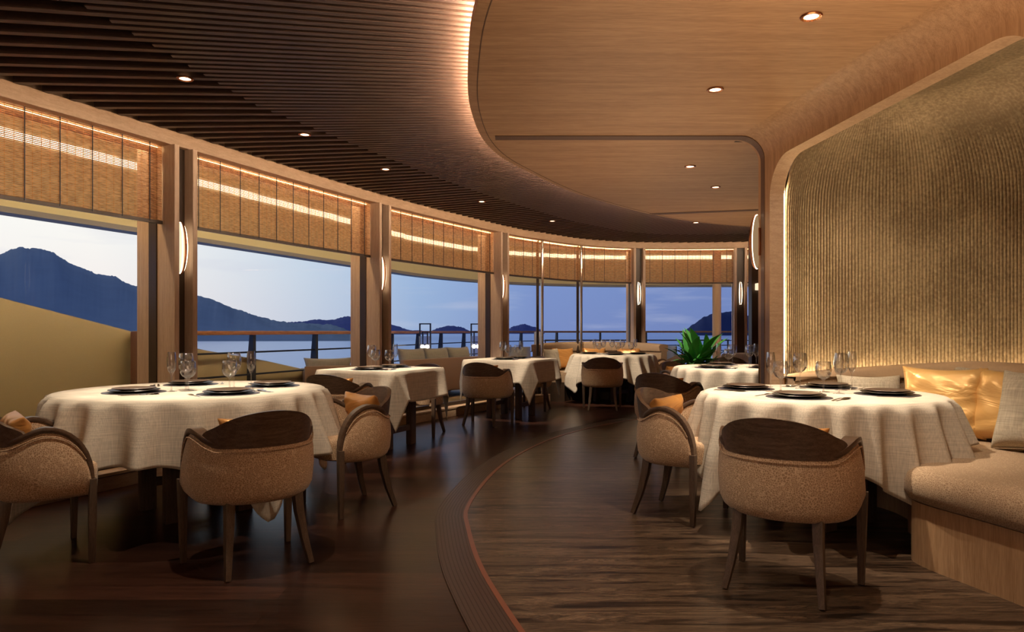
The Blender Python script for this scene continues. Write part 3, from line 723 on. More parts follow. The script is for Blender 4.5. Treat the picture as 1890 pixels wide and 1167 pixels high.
# sea and land
m = MB(); m.loop([(-7000, -300, -9), (7000, -300, -9), (7000, 8500, -9), (-7000, 8500, -9)]); sea = m.build('sea', M['sea']); tag(sea, 'calm blue sea outside the windows', 'sea', None, 'stuff')
def hill(name, prof, D, depth, mat, label, rough=1.0, seed=1):
    """ridge whose crest follows (x pixel bearing, height) pairs; a real heightfield patch"""
    rnd = random.Random(seed); ph = [(rnd.uniform(0, 6.28), rnd.uniform(.7, 1.3)) for _ in range(9)]
    x0, x1 = prof[0][0], prof[-1][0]; n = max(60, int((x1-x0)*420)); rows = []; nr = 16
    for i in range(n+1):
        b = x0+(x1-x0)*i/n
        for (a, ha), (c, hc) in zip(prof, prof[1:]):
            if a <= b <= c: t = (b-a)/(c-a); h = ha+(hc-ha)*(3*t*t-2*t**3)*.6+(hc-ha)*t*.4; break
        h *= D
        row = []
        for j in range(nr+1):
            q = -1+2*j/nr; w = max(0, cos(q*pi/2))**1.1 if abs(q) < 1 else 0
            r = D+depth*q; nz = sum(sin(b*f*34*ph[k][1]+ph[k][0]+q*3*(k+1))/(f) for k, f in enumerate((1, 2, 3.5, 6, 9, 14)))*.010*D*rough*.35
            row.append((b*r, r, -9+max(0, (h+9)*w+(nz+rnd.uniform(-1, 1)*.0007*D)*w*(1 if h > 2 else h/2 if h > 0 else 0))-(1 if w == 0 else 0)))
        rows.append(row)
    m = MB(); m.grid(rows); o = m.build(name, mat, fix=False, smooth=True, angle=180); return tag(o, label, 'mountain' if D < 1500 else 'island')
def pr_(L_): return [((x-945)/1300, (611-y)/1300) for x, y in L_]
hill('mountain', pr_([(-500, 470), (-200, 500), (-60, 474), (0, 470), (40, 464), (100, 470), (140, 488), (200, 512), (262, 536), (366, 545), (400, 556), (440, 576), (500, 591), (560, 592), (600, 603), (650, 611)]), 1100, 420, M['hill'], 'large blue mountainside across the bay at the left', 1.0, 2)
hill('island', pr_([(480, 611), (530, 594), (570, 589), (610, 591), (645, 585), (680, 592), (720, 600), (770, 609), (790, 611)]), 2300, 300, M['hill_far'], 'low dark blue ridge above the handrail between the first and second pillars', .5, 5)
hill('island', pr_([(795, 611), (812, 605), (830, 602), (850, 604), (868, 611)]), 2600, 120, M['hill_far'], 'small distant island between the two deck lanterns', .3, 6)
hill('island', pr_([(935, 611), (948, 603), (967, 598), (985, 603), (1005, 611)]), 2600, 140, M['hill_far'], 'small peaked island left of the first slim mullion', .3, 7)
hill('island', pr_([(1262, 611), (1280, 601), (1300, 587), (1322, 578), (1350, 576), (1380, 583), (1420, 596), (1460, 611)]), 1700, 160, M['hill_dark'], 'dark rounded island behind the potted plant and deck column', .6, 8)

# ------------------------------------------------------------------ fixtures
def downlight(x, y, z, label):
    r = empty('downlight', (x, y, z), 0); tag(r, label, 'ceiling light', 'recessed ceiling downlights')
    m = MB(); m.lathe([(.030, .002), (.046, .002), (.048, -.004), (.044, -.008), (.032, -.006), (.030, .002)], 24, cap=False); m.build('bezel', M['copper'], r, smooth=True)
    m = MB(); m.lathe([(.0001, -.003), (.031, -.003)], 24, cap=False); m.build('lens', M['down'], r)
DL = ['downlight in the slatted ceiling above the near left round table', 'downlight in the slatted ceiling between the left round table and second table', 'downlight in the slatted ceiling above the second table',
      'downlight in the slatted ceiling nearest the camera', 'largest downlight in the oak ceiling, nearest the camera in view', 'second downlight in the oak ceiling, above the aisle chair', 'third downlight in the oak ceiling, just past the ceiling groove',
      'fourth downlight in the oak ceiling, before the far groove', 'downlight in the slatted ceiling above the third table', 'downlight in the slatted ceiling before the far banquette', 'downlight in the oak ceiling above the camera', 'farthest downlight in the oak ceiling, added to light the potted plant']
DOWN.append((2.55, 3.3, 2.60, None, 0, 0)); DL.append('added out-of-view downlight in the alcove ceiling above the bench')  # body for the added alcove spot
for (x, y, z, t, p, s), lb in zip(DOWN, DL): downlight(x, y, z, lb)

def sconce(loc, rz, label, face='lamp', Dp=.055):
    """leaf-shaped blade: local +x stands off the wall, plate in the xz plane"""
    r = empty('wall_sconce', loc, rz); tag(r, label, 'wall light', 'leaf shaped wall sconces')
    H = .195
    arc = [(.022+Dp*cos(a)**.9 if cos(a) > 0 else .022, H*sin(a)) for a in [-pi/2+pi*k/28 for k in range(29)]]
    arc2 = [(.022-.006*cos(a), H*sin(a)*.985) for a in [pi/2-pi*k/12 for k in range(13)]]
    m = MB()
    full = [(x, z) for x, z in arc]+[(x, z) for x, z in arc2[1:-1]]
    TK = lambda z: .003+.020*sqrt(max(0, 1-(z/H)**2))
    m.grid([[(x, -TK(z), z) for x, z in full], [(x, TK(z), z) for x, z in full]], close_u=True)
    m.grid([[(x, -TK(z), z) for x, z in arc], [(.022, -TK(z), z) for x, z in arc]]); m.grid([[(x, TK(z), z) for x, z in arc], [(.022, TK(z), z) for x, z in arc]]); m.build('diffuser', M[face], r)
    m = MB(); m.grid([[(.022+(x-.022)*k_, s_, z*1.03) for x, z in arc] for k_, s_ in ((1.01, .005), (1.22, .008), (1.30, .004), (1.30, -.004), (1.22, -.008), (1.01, -.005))]); m.build('copper_rim', M['copper'], r, smooth=True)
    for sg in (-1, 1):
        m = MB(); m.tube([(x, sg*TK(z), z) for x, z in arc], .003, 6, (0, 1, 0)); m.build('glowing_edge', M['lamp_edge'], r, smooth=True)
    m = MB(); m.box(.0, .028, -.020, .020, -.10, .10); m.build('bracket', M['copper'], r, bevel=.004)
for key, lb in zip('abcdefg', ['copper leaf sconce on the pillar beside the camera', 'copper leaf sconce on the pillar left of the view', 'copper leaf sconce on the first pillar, largest of the row', 'copper leaf sconce on the second pillar', 'copper leaf sconce on the third pillar', 'slim glowing sconce on the far pillar right of the mullions', 'slim glowing sconce on the last pillar beside the partition']):
    px, py = WALL.at(SP[key], .0755); tx, ty = WALL.tan(SP[key])
    sconce((px, py, 1.735), atan2(-tx, ty), lb)
sconce((1.7985, 5.10, 1.745), pi, 'copper crescent sconce on the end of the oak partition', 'lamp_soft', .045)
m = MB(); m.box(3.585, 3.685, 10.30, 10.40, 1.70, 1.80); tag(m.build('box_lamp', M['lamp'], bevel=.01), 'small square glowing lamp on the dark pier beside the partition', 'wall light')

# ------------------------------------------------------------------ armchair
def chair_path():
    pts = []
    hw = .262; ys = .165
    st = [(hw+(.018)*k/8, ys-(ys-.0)*k/8) for k in range(9)]
    el = [(.28*cos(a), .0-.255*sin(a)) for a in [pi*k/48 for k in range(1, 48)]]
    P = st+el+[(-x, y) for x, y in st[::-1]]
    return Curve2([(x, y) for x, y in P], .02)
def make_chair():
    r = empty('armchair')
    cv = chair_path(); T = cv.len; half = T/2; D0 = .185
    def dd(s): return min(s, T-s)
    def zr(s):
        d = dd(s)
        if d < D0: return .40+.245*sqrt(max(0, 1-((D0-d)/D0)**2))
        t = min(1, (d-D0)/.17); return .645-.058*(3*t*t-2*t**3)
    S = [D0*(1-cos(pi/2*k/9)) for k in range(9)]; nm = 52
    S = S+[D0+(T-2*D0)*k/nm for k in range(nm+1)]+[T-x for x in S[::-1]]
    ZB = .315
    def pos(s, o, z):
        # Curve2.at offsets to the right of travel; travel runs right arm -> back -> left arm, inside is on the right
        x, y = cv.at(s, -o); return (x, y, z)
    rows = []
    for s in S:
        zt = zr(s)-.012; h = zt-ZB
        zz = lambda f: ZB+h*f
        row = [pos(s, -.055, ZB), pos(s, -.028, ZB+.004), pos(s, -.008, ZB+min(.022, h*.2)), pos(s, .008, ZB+min(.055, h*.35)), pos(s, .016, zz(.5)), pos(s, .013, zz(.75)), pos(s, .004, zz(.93)), pos(s, -.004, zt),
               pos(s, -.040, zt), pos(s, -.047, zz(.93)), pos(s, -.050, zz(.6)), pos(s, -.050, zz(.25))]
        rows.append(row)
    m = MB(); m.grid(rows, close_u=True); m.loop(rows[0]); m.loop(rows[-1], True); shell = m.build('shell', M['chair_fabric'], r, smooth=True, angle=55)
    # piping along the upper edge
    m = MB(); m.tube([pos(s, .010, zr(s)-.026) for s in S[3:-3]], .0035, 6); m.build('piping', M['chair_fabric'], shell, smooth=True)
    # arm rail: continuous from arm front over the back
    def sd(i, L_=S):
        s = L_[i]; a = cv.at(s, 0); b = cv.at(s, -.1); return nrm((b[0]-a[0], b[1]-a[1], 0))
    path = [pos(S[0], -.020, .38)]+[pos(s, -.020, zr(s)+.002) for s in S]+[pos(S[-1], -.020, .38)]
    S2 = [S[0]]+S+[S[-1]]
    m = MB(); m.sweep(path, [(-.028, -.013), (.028, -.013), (.031, .0), (.026, .011), (0, .014), (-.026, .011), (-.031, 0)], scales=[(1-.58*max(0, min(1, (.30-abs(q_-half))/.10)), 1-.5*max(0, min(1, (.30-abs(q_-half))/.10))) for q_ in S2], side_fn=lambda i: sd(i, S2))
    m.build('arm_rail', M['walnut'], r, smooth=True, angle=60)
    # curved back panel
    sp = .325; n = 44; rows = []; o_rows = []; i_rows = []
    for k in range(n+1):
        q = -1+2*k/n; s = half+q*sp; z0 = zr(s)-.012; z1 = zr(s)+.004+.148*max(0, 1-abs(q)**2.0)**.72
        o_rows.append([pos(s, -.006+.022*f*(1-q*q)+.006, z0+(z1-z0)*f) for f in (0, .25, .5, .75, .95, 1)])
        i_rows.append([pos(s, -.030+.022*f*(1-q*q)+.006, z0+(z1-z0)*f) for f in (1, .95, .75, .5, .25, 0)])
    rows = [a+b for a, b in zip(o_rows, i_rows)]
    m = MB(); m.grid(rows, close_u=True); m.loop(rows[0]); m.loop(rows[-1], True); m.build('back_panel', M['walnut'], r, smooth=True, angle=50)
    # seat
    out = []
    for k in range(40):
        a = 2*pi*k/40; e = .55 if sin(a) > 0 else .85
        c_, s_ = cos(a), sin(a); out.append((.218*abs(c_)**.6*(1 if c_ > 0 else -1), (.215 if s_ > 0 else .20)*abs(s_)**e*(1 if s_ > 0 else -1)))
    m = MB(); m.grid([[(x*k, y*k+.01, z) for x, y in out] for k, z in ((.90, .325), (.99, .335), (1.0, .42), (.985, .445), (.93, .458), (.6, .466), (.001, .468))], close_u=True)
    m.loop([(x*.90, y*.90+.01, .325) for x, y in out]); m.build('seat', M['chair_fabric'], r, smooth=True, angle=60)
    # legs
    for sx in (1, -1):
        m = MB(); m.sweep([(sx*.258, .168, 0.0), (sx*.260, .170, .2), (sx*.262, .172, .40)], [(-.5, -.5), (.5, -.5), (.5, .5), (-.5, .5)], up=(0, 1, 0), scales=[(.026, .026), (.034, .034), (.044, .030)])
        m.build('leg', M['walnut_leg'], r, bevel=.003)
    for sx in (1, -1):
        m = MB(); m.sweep([(sx*.195, -.235, 0), (sx*.178, -.195, .12), (sx*.165, -.168, .24), (sx*.160, -.155, .335)], [(-.5, -.5), (.5, -.5), (.5, .5), (-.5, .5)], up=(0, 1, 0), scales=[(.024, .026), (.031, .034), (.038, .042), (.042, .046)])
        m.build('leg', M['walnut_leg'], r, bevel=.003)
    return r
CH0 = make_chair()
CUSH0 = pillow('cushion', .40, .29, .12, M['satin_copper'], .009, 11)
CHG = 'walnut and brown fabric tub armchairs'
used = [False]
def chair(x, y, fx, fy, label, cush=None):
    rz = atan2(-fx, fy)
    o = CH0 if not used[0] else copy_tree(CH0)
    o.location = (x, y, .0075 if in_stone(x, y) else .0); o.rotation_euler = (0, 0, rz)
    tag(o, label, 'armchair', CHG)
    if cush:
        c = CUSH0 if not used[0] else CUSH0.copy()
        if used[0]: COL.objects.link(c)
        l = hypot(fx, fy); ux, uy = fx/l, fy/l
        off = -.125; place(c, (x+ux*off, y+uy*off, .570), rz, radians(-14), 0)
        tag(c, cush, 'cushion', 'copper satin cushions in the armchairs')
    used[0] = True
    return o
def in_stone(x, y):
    d = FLOORC.near(x, y); p = FLOORC.at(d); q = FLOORC.at(d, .3); return (x-p[0])*(q[0]-p[0])+(y-p[1])*(q[1]-p[1]) > 0

chair(1.20, 3.06, .60, .80, 'tub armchair seen from behind in front of the near right table', 'copper satin cushion whose corners peek over the near right armchair back')
chair(-1.255, 3.387, -.665, .747, 'tub armchair seen from behind in front of the near left table', 'copper satin cushion whose corners peek over the near left armchair back')
chair(-2.29, 3.434, .766, .643, 'tub armchair cut by the left picture edge, facing the near left table', 'copper satin cushion in the armchair at the left picture edge')
chair(-1.04, 4.42, -.76, -.65, 'tub armchair in side view right of the near left table', 'shiny copper cushion in the armchair right of the near left table')
chair(-1.49, 6.10, .33, .945, 'tub armchair with its back to the camera at the second table', 'copper cushion tip behind the back of the armchair at the second table')
chair(-1.0, 7.52, -.33, -.945, 'tub armchair on the far side of the second table', None)
chair(-.30, 8.32, .37, .93, 'tub armchair seen from behind at the third table', 'copper cushion tip behind the back of the armchair at the third table')
chair(.27, 9.86, -.37, -.93, 'tub armchair on the far side of the third table, legs showing', None)
chair(1.27, 9.92, .10, .99, 'tub armchair seen from behind at the far round table', None)
chair(2.42, 10.95, -.97, -.2, 'tub armchair right of the far round table, facing left', None)
chair(1.03, 4.24, .80, -.60, 'tub armchair in side view left of the near right table, cushion glowing', 'glowing golden copper cushion in the armchair left of the near right table')
chair(1.36, 6.14, .62, .78, 'tub armchair behind the glowing-cushion chair, turned to the half-hidden round table', 'copper cushion tip in the armchair at the half-hidden round table')
chair(1.95, 7.95, .5, -.8, 'tub armchair in front of the potted plant beyond the half-hidden table', 'copper cushion in the armchair in front of the potted plant')
chair(3.10, 10.1, .3, .95, 'tub armchair behind the half-hidden round table, back panel showing', None)

# ------------------------------------------------------------------ tables, cloths
TZ = .735
def table_frame(x, y, rz, half, label, round_=True, rt=.6):
    r = empty('dining_table', (x, y, .0075 if in_stone(x, y) else 0), rz); tag(r, label, 'table', 'cloth covered dining tables')
    m = MB(); z0 = TZ-.035
    if round_: m.lathe([(rt-.01, z0), (rt, z0+.01), (rt, TZ-.012), (rt-.01, TZ-.009)], 48)
    else: m.box(-rt, rt, -rt, rt, z0, TZ-.009)
    m.build('tabletop', M['walnut'], r)
    for sx in (-1, 1):
        for sy in (-1, 1):
            m = MB(); m.box(sx*half-.045, sx*half+.045, sy*half-.03, sy*half+.03, 0, z0); m.build('leg', M['walnut_leg'], r, bevel=.004)
    for s in (-1, 1):
        m = MB(); m.box(-half, half, s*half-.018, s*half+.018, .14, .19); m.build('stretcher', M['walnut_leg'], r)
    return r
def round_cloth(x, y, R, ang, ds, dc, label, limit=None, seed=1, nf=22):
    rnd = random.Random(seed); ph = [rnd.uniform(0, 6.28) for _ in range(6)]; n = 288; nt = 20
    rows = []
    for rr in (0.0005, .3, .6, .85, .95, .985): rows.append([(R*rr*cos(2*pi*k/n), R*rr*sin(2*pi*k/n), 0) for k in range(n)])
    for j in range(nt+1):
        row = []
        for k in range(n):
            th = 2*pi*k/n; a = (th-ang+pi/4) % (pi/2); mxx = max(abs(cos(a)), abs(sin(a)))
            p = (1/mxx-1)/(sqrt(2)-1); Lh = ds+(dc-ds)*p**1.15
            if limit: Lh = min(Lh, limit(th))
            t = Lh*j/nt; f = t/.34
            w = sin(nf*th+ph[0]+1.6*sin(3*th+ph[1])+.6*sin(5*th+ph[3]))*.5+.5
            amp = .026*min(1, t/.04)+.125*min(1, f)**1.0*(.66+.34*sin(4*th+ph[2]))
            corner = max(0, p-.35)/.65
            rad = R+.004+.012*sin(min(1, t/.02)*pi/2)+t*.05+amp*(w**1.2)+corner*t*.12
            th2 = th+.03*f*sin(nf*th+ph[0]+1.5)*(.5+.5*p)
            z = -t*.975+.004*0
            if t < .02: z = -t*.6
            row.append((rad*cos(th2), rad*sin(th2), z))
        rows.append(row)
    m = MB(); m.grid(rows, close_u=True)
    o = m.build('tablecloth', M['cloth'], smooth=True, fix=False, angle=180); o.location = (x, y, TZ+.002)
    md = o.modifiers.new('thick', 'SOLIDIFY'); md.thickness = .0022; md.offset = -1
    return tag(o, label, 'tablecloth', 'cream linen tablecloths')
def square_cloth(x, y, rz, a, L_, label, seed=2):
    rnd = random.Random(seed); n1, n2 = 14, 14
    ax = [-(a+L_)+L_*k/n2 for k in range(n2)]+[-a+2*a*k/(n1*2) for k in range(n1*2+1)]+[a+L_*k/n2 for k in range(1, n2+1)]
    ph = rnd.uniform(0, 6); phi = radians(24)
    def P(u, v):
        su, sv = (1 if u >= 0 else -1), (1 if v >= 0 else -1); U, V = abs(u), abs(v)
        if U <= a+1e-9 and V <= a+1e-9: return (u, v, 0)
        def panel(s, t):      # s along the edge (0..a), t drop -> along, out, down
            e = max(0, (s-(a-.26))/.26); e = e*e*(3-2*e); w = sin(phi)*.7071
            back = t*w*e; out = .008+t*.03*(1-e)+t*w*e+.010*sin(9*s+ph)*t/L_*(1-e)
            return (s-back, a+out, -t*((1-e)*.99+e*cos(phi)))
        if V <= a: al, out, z = panel(V, U-a); return (su*out, sv*al, z)
        if U <= a: al, out, z = panel(U, V-a); return (su*al, sv*out, z)
        p, q = U-a, V-a; e = (p+q)/sqrt(2); g = (p-q)/sqrt(2)
        down = e*sqrt(2)*cos(phi); lat = g*sqrt(2)*sin(phi); outd = .012+.05*e*(1-.5*abs(g)/max(e, 1e-6))
        dx = dy = outd*.7071; dx += lat*.7071; dy -= lat*.7071
        # the side boundary continues the panels
        return (su*(a+dx+.002), sv*(a+dy+.002), -down)
    rows = [[P(u, v) for v in ax] for u in ax]
    m = MB(); m.grid(rows); o = m.build('tablecloth', M['cloth'], smooth=True, fix=False, angle=50); o.location = (x, y, TZ+.002); o.rotation_euler = (0, 0, rz)
    md = o.modifiers.new('thick', 'SOLIDIFY'); md.thickness = .0022; md.offset = -1
    return tag(o, label, 'tablecloth', 'cream linen tablecloths')

T1 = (-1.95, 4.34); T2 = (-1.25, 6.78); T3 = (-.01, 9.08); T4 = (1.57, 10.95); T5 = (2.29, 7.10); T6 = (3.80, 11.25); TR = (1.79, 4.10)
table_frame(*T1, radians(45), .21, 'large round dining table at the near left by the windows', rt=.745)
round_cloth(*T1, .755, radians(48), .33, .66, 'cream cloth over the near left round table', seed=4)
table_frame(*T2, radians(66), .20, 'square dining table second along the windows', False, .42)
square_cloth(*T2, radians(66), .43, .29, 'cream cloth with pointed corner flap on the square second table', 3)
table_frame(*T3, radians(64), .20, 'square dining table third along the windows', False, .44)
square_cloth(*T3, radians(64), .45, .29, 'cream cloth with pointed corner flap on the square third table', 5)
table_frame(*T4, radians(40), .18, 'round dining table in front of the far curved banquette', rt=.60)
round_cloth(*T4, .61, radians(28), .30, .60, 'cream cloth over the far round table by the curved banquette', seed=8)
table_frame(*T5, radians(30), .18, 'round dining table half hidden behind the oak partition', rt=.60)
round_cloth(*T5, .61, radians(20), .33, .60, 'cream cloth over the round table half hidden by the partition', seed=12)
table_frame(*T6, radians(45), .15, 'small square table at the far right by the last pillar', False, .30)
square_cloth(*T6, radians(45), .31, .25, 'cream cloth on the small far right table, only its corner visible', 9)
table_frame(*TR, radians(30), .18, 'round dining table at the near right by the cushioned bench', rt=.62)
def lim(th):
    a = (math.degrees(th)+180) % 360-180
    k = max(0, min(1, (abs(a-46)-78)/34)); return .235+.42*k*k*(3-2*k)
round_cloth(*TR, .635, radians(18), .33, .645, 'cream cloth over the near right round table', limit=lim, seed=21, nf=23)

# ------------------------------------------------------------------ tableware
def proto(fn, *a):
    o = fn(*a); return o
def mk_plate(r, h, mats):
    m = MB(); m.lathe([(r*.55, 0), (r*.62, .002), (r*.93, h*.75), (r, h), (r*.985, h+.002), (r*.90, h*.72+.002), (r*.6, .006), (.0005, .006)], 40); return m.build('plate', mats, smooth=True, angle=50)
PL_D = mk_plate(.118, .016, M['plate_rim']); PL_C = mk_plate(.140, .014, M['plate'])
m = MB(); m.lathe([(.17, 0), (.172, .002), (.17, .004), (.0005, .004)], 44); MAT0 = m.build('placemat', M['mat'], smooth=True)
def mk_glass(kind):
    if kind == 'wine': pr = [(.036, 0), (.034, .002), (.006, .006), (.0038, .015), (.0036, .085), (.008, .094), (.024, .104), (.037, .124), (.041, .146), (.039, .175), (.033, .205)]; nm = 'wine_glass'
    elif kind == 'water': pr = [(.034, 0), (.032, .002), (.006, .006), (.004, .012), (.004, .062), (.010, .070), (.030, .082), (.041, .102), (.042, .125), (.039, .150), (.036, .165)]; nm = 'water_goblet'
    else: pr = [(.031, 0), (.029, .002), (.005, .006), (.0034, .014), (.0034, .085), (.008, .097), (.020, .118), (.0245, .145), (.0235, .185), (.020, .215)]; nm = 'champagne_flute'
    m = MB(); m.lathe(pr+[(r-.0012, z) for r, z in pr[::-1] if z > pr[6][1]-.001 or (kind == 'flute' and z > .1)]+[(.0005, pr[5][1]+.004)], 28, cap=True)
    o = m.build(nm, M['glass'], smooth=True, angle=80); return o
G0 = {k: mk_glass(k) for k in ('wine', 'water', 'flute')}
def mk_cut(kind):
    m = MB()
    if kind == 'fork':
        m.sweep([(0, -.095, .003), (0, -.03, .004), (0, .02, .005), (0, .045, .006)], [(-.5, -.5), (.5, -.5), (.5, .5), (-.5, .5)], scales=[(.011, .002), (.006, .0025), (.005, .0025), (.018, .002)])
        for k in range(4): m.box(-.0105+k*.006, -.0075+k*.006, .043, .092, .005, .007)
    elif kind == 'knife':
        m.sweep([(0, -.11, .003), (0, -.02, .004), (0, 0, .004), (.002, .08, .003), (.004, .105, .003)], [(-.5, -.5), (.5, -.5), (.5, .5), (-.5, .5)], scales=[(.012, .004), (.009, .004), (.013, .002), (.015, .0015), (.003, .001)])
    else:
        m.sweep([(0, -.10, .003), (0, .02, .004), (0, .045, .004)], [(-.5, -.5), (.5, -.5), (.5, .5), (-.5, .5)], scales=[(.011, .002), (.005, .0025), (.008, .002)])
        m.lathe([(.0005, 0), (.012, .003), (.019, .009), (.018, .009), (.011, .004), (.0005, .002)], 16, (0, 0, 0)); 
        m.v = [(x, y*1.5+.068, z) if i >= len(m.v)-96 else (x, y, z) for i, (x, y, z) in enumerate(m.v)]
    return m.build(kind, M['steel'], smooth=True, angle=40)
C0 = {k: mk_cut(k) for k in ('fork', 'knife', 'spoon')}
firsts = set()
def inst(o, loc, rz, label, cat, group):
    if o.name not in firsts and o.name in bpy.data.objects: firsts.add(o.name); c = o
    else: c = o.copy(); COL.objects.link(c)
    c.location = loc; c.rotation_euler = (0, 0, rz)
    if cat == 'glass': c.scale = (1.08, 1.08, 1.10)
    return tag(c, label, cat, group)
CT = TZ+.0025
def setting(x, y, cx, cy, tname, pname, full=True, cut=True):
    a = atan2(cy-y, cx-x); where = '%s, %s' % (tname, pname)
    inst(MAT0, (x, y, CT), 0, 'dark round placemat under the plates, %s' % where, 'placemat', 'dark placemats')
    inst(PL_C, (x, y, CT+.004), 0, 'black charger plate beneath the dinner plate, %s' % where, 'plate', 'black charger plates')
    inst(PL_D, (x, y, CT+.012), 0, 'dark dinner plate stacked on top, %s' % where, 'plate', 'dark dinner plates')
    if cut:
        rz = a-pi/2; ux, uy = cos(a+pi/2), sin(a+pi/2)
        for kk, s, nm in (('fork', .195, 'left'), ('knife', -.195, 'right'), ('spoon', -.225, 'far right')):
            inst(C0[kk], (x+ux*s, y+uy*s, CT), rz+random.uniform(-.1, .1), 'steel %s %s of the plates, %s' % (kk, nm, where), kk, '%ss beside the plates' % kk if kk != 'knife' else 'knives beside the plates')
def glasses(lst, tname):
    nmx = {'wine': 'tall wine glass', 'water': 'rounded water goblet', 'flute': 'slim champagne flute'}
    for k, x, y, w in lst:
        inst(G0[k], (x, y, CT), random.uniform(0, 6), '%s on %s, %s' % (nmx[k], tname, w), 'glass', '%ses on the tables' % nmx[k] if k == 'wine' else '%ss on the tables' % nmx[k])
tn = 'near left round table'
for x, y, w in ((-2.22, 4.14, 'front left place'), (-1.63, 4.05, 'front right place'), (-2.16, 4.74, 'back left place'), (-1.57, 4.62, 'back right place')): setting(x, y, *T1, tn, w)
glasses([('flute', -2.03, 4.20, 'leftmost of all'), ('wine', -2.00, 4.32, 'just right of the leftmost flute'), ('water', -1.95, 4.24, 'third from the left'),
         ('wine', -1.76, 4.46, 'behind the right hand goblet'), ('water', -1.74, 4.34, 'right of centre in front'), ('flute', -1.63, 4.40, 'rightmost of all')], tn)
tn = 'near right round table'
for x, y, w in ((1.46, 4.40, 'left place'), (1.56, 3.83, 'front place'), (2.02, 4.50, 'back place'), (2.13, 4.00, 'right place')): setting(x, y, *TR, tn, w)
glasses([('flute', 1.535, 4.18, 'leftmost of all'), ('water', 1.61, 4.22, 'second from the left'), ('flute', 1.78, 4.56, 'behind the second goblet from the left'), ('wine', 1.80, 4.40, 'fourth from the left'),
         ('water', 1.84, 4.16, 'in the middle'), ('flute', 1.88, 4.05, 'right of the middle goblet'), ('wine', 2.00, 4.28, 'second from the right'), ('flute', 2.09, 4.33, 'rightmost of all')], tn)
tn = 'square second table'
for x, y, w in ((-1.33, 6.58, 'near place'), (-1.17, 6.98, 'far place')): setting(x, y, *T2, tn, w)
glasses([('wine', -1.36, 6.82, 'leftmost'), ('water', -1.31, 6.76, 'second from the left'), ('water', -1.17, 6.72, 'second from the right'), ('flute', -1.12, 6.76, 'rightmost')], tn)
tn = 'square third table'
for x, y, w in ((-.09, 8.88, 'near place'), (.08, 9.29, 'far place')): setting(x, y, *T3, tn, w, cut=False)
glasses([('wine', -.12, 9.12, 'leftmost'), ('water', -.05, 9.06, 'second from the left'), ('water', .07, 9.02, 'second from the right'), ('flute', .12, 9.06, 'rightmost')], tn)
tn = 'far round table'
for x, y, w in ((1.22, 11.1, 'left place'), (1.55, 10.58, 'front place'), (1.95, 10.90, 'right place'), (1.65, 11.35, 'back place')): setting(x, y, *T4, tn, w, cut=False)
glasses([('flute', 1.27, 10.85, 'leftmost'), ('water', 1.34, 10.82, 'second from the left'), ('wine', 1.44, 11.1, 'third from the left'), ('wine', 1.56, 10.98, 'fourth from the left'), ('water', 1.64, 10.88, 'fourth from the right'), ('wine', 1.72, 10.98, 'third from the right'), ('water', 1.83, 10.82, 'second from the right'), ('flute', 1.90, 10.84, 'rightmost')], tn)
tn = 'half-hidden round table'
for x, y, w in ((1.96, 6.88, 'left place'), (2.22, 7.48, 'back place'), (2.48, 6.86, 'right place')): setting(x, y, *T5, tn, w)
glasses([('flute', 2.06, 7.02, 'leftmost'), ('water', 2.17, 7.06, 'second from the left'), ('wine', 2.24, 7.16, 'third from the left'), ('wine', 2.36, 7.00, 'second from the right'), ('flute', 2.42, 6.98, 'rightmost')], tn)

# ------------------------------------------------------------------ far banquette
def arc_bench(name, cx, cy, rx, ry, a0, a1, label):
    r = empty(name, (cx, cy, 0)); tag(r, label, 'banquette')
    n = 44; A = [a0+(a1-a0)*k/n for k in range(n+1)]
    def ring(o, z): return [((rx-o)*cos(a), (ry-o)*sin(a), z) for a in A]
    def solid(nm, sec, mat, bev=0):
        rows = [[((rx-o)*cos(a), (ry-o)*sin(a), z) for o, z in sec] for a in A]
        m = MB(); m.grid(rows, close_u=True); m.loop(rows[0]); m.loop(rows[-1], True); return m.build(nm, mat, r, smooth=True, angle=50)
    solid('base', [(.02, 0), (.50, 0), (.50, .30), (.02, .30)], M['bronze'])
    solid('seat', [(.05, .30), (.53, .30), (.56, .33), (.56, .41), (.53, .45), (.45, .465), (.05, .465)], M['bench_fabric'])
    solid('backrest', [(0, .30), (.12, .30), (.13, .5), (.10, .78), (.0, .78)], M['bench_fabric'])
    def hz(a): 
        q = (a-a0)/(a1-a0); return .885+.035*sin(pi*q)
    rows = [[((rx-o)*cos(a), (ry-o)*sin(a), (.775 if z == 0 else hz(a)-.02+z)) for o, z in ((-.02, 0), (.13, 0), (.15, .002-.02), (.13, .015), (.06, .024), (-.02, .015))] for a in A]
    m = MB(); m.grid(rows, close_u=True); m.loop(rows[0]); m.loop(rows[-1], True); m.build('top_roll', M['bench_top'], r, smooth=True, angle=60)
    return r
arc_bench('curved_banquette', 1.43, 10.88, 1.12, .92, radians(172), radians(22), 'curved beige banquette wrapping the far round table below the windows')
for (x, y, rz, mt, lb) in ((.62, 11.12, -48, 'pillow_grey', 'grey-beige pillow at the left end of the far curved banquette'), (.84, 11.38, -30, 'satin_copper', 'copper pillow beside the grey pillow on the far banquette'), (1.35, 11.60, -5, 'satin_copper', 'copper pillow in the middle of the far banquette behind the glasses'), (1.9, 11.52, 22, 'satin_copper', 'copper pillow on the right side of the far banquette')):
    p = pillow('cushion', .42, .36, .12, M[mt], .004, int(x*10)); place(p, (x, y, .655), radians(rz)*-1 if False else radians(rz)*-1, radians(-14)); tag(p, lb, 'cushion', 'pillows on the far banquette')

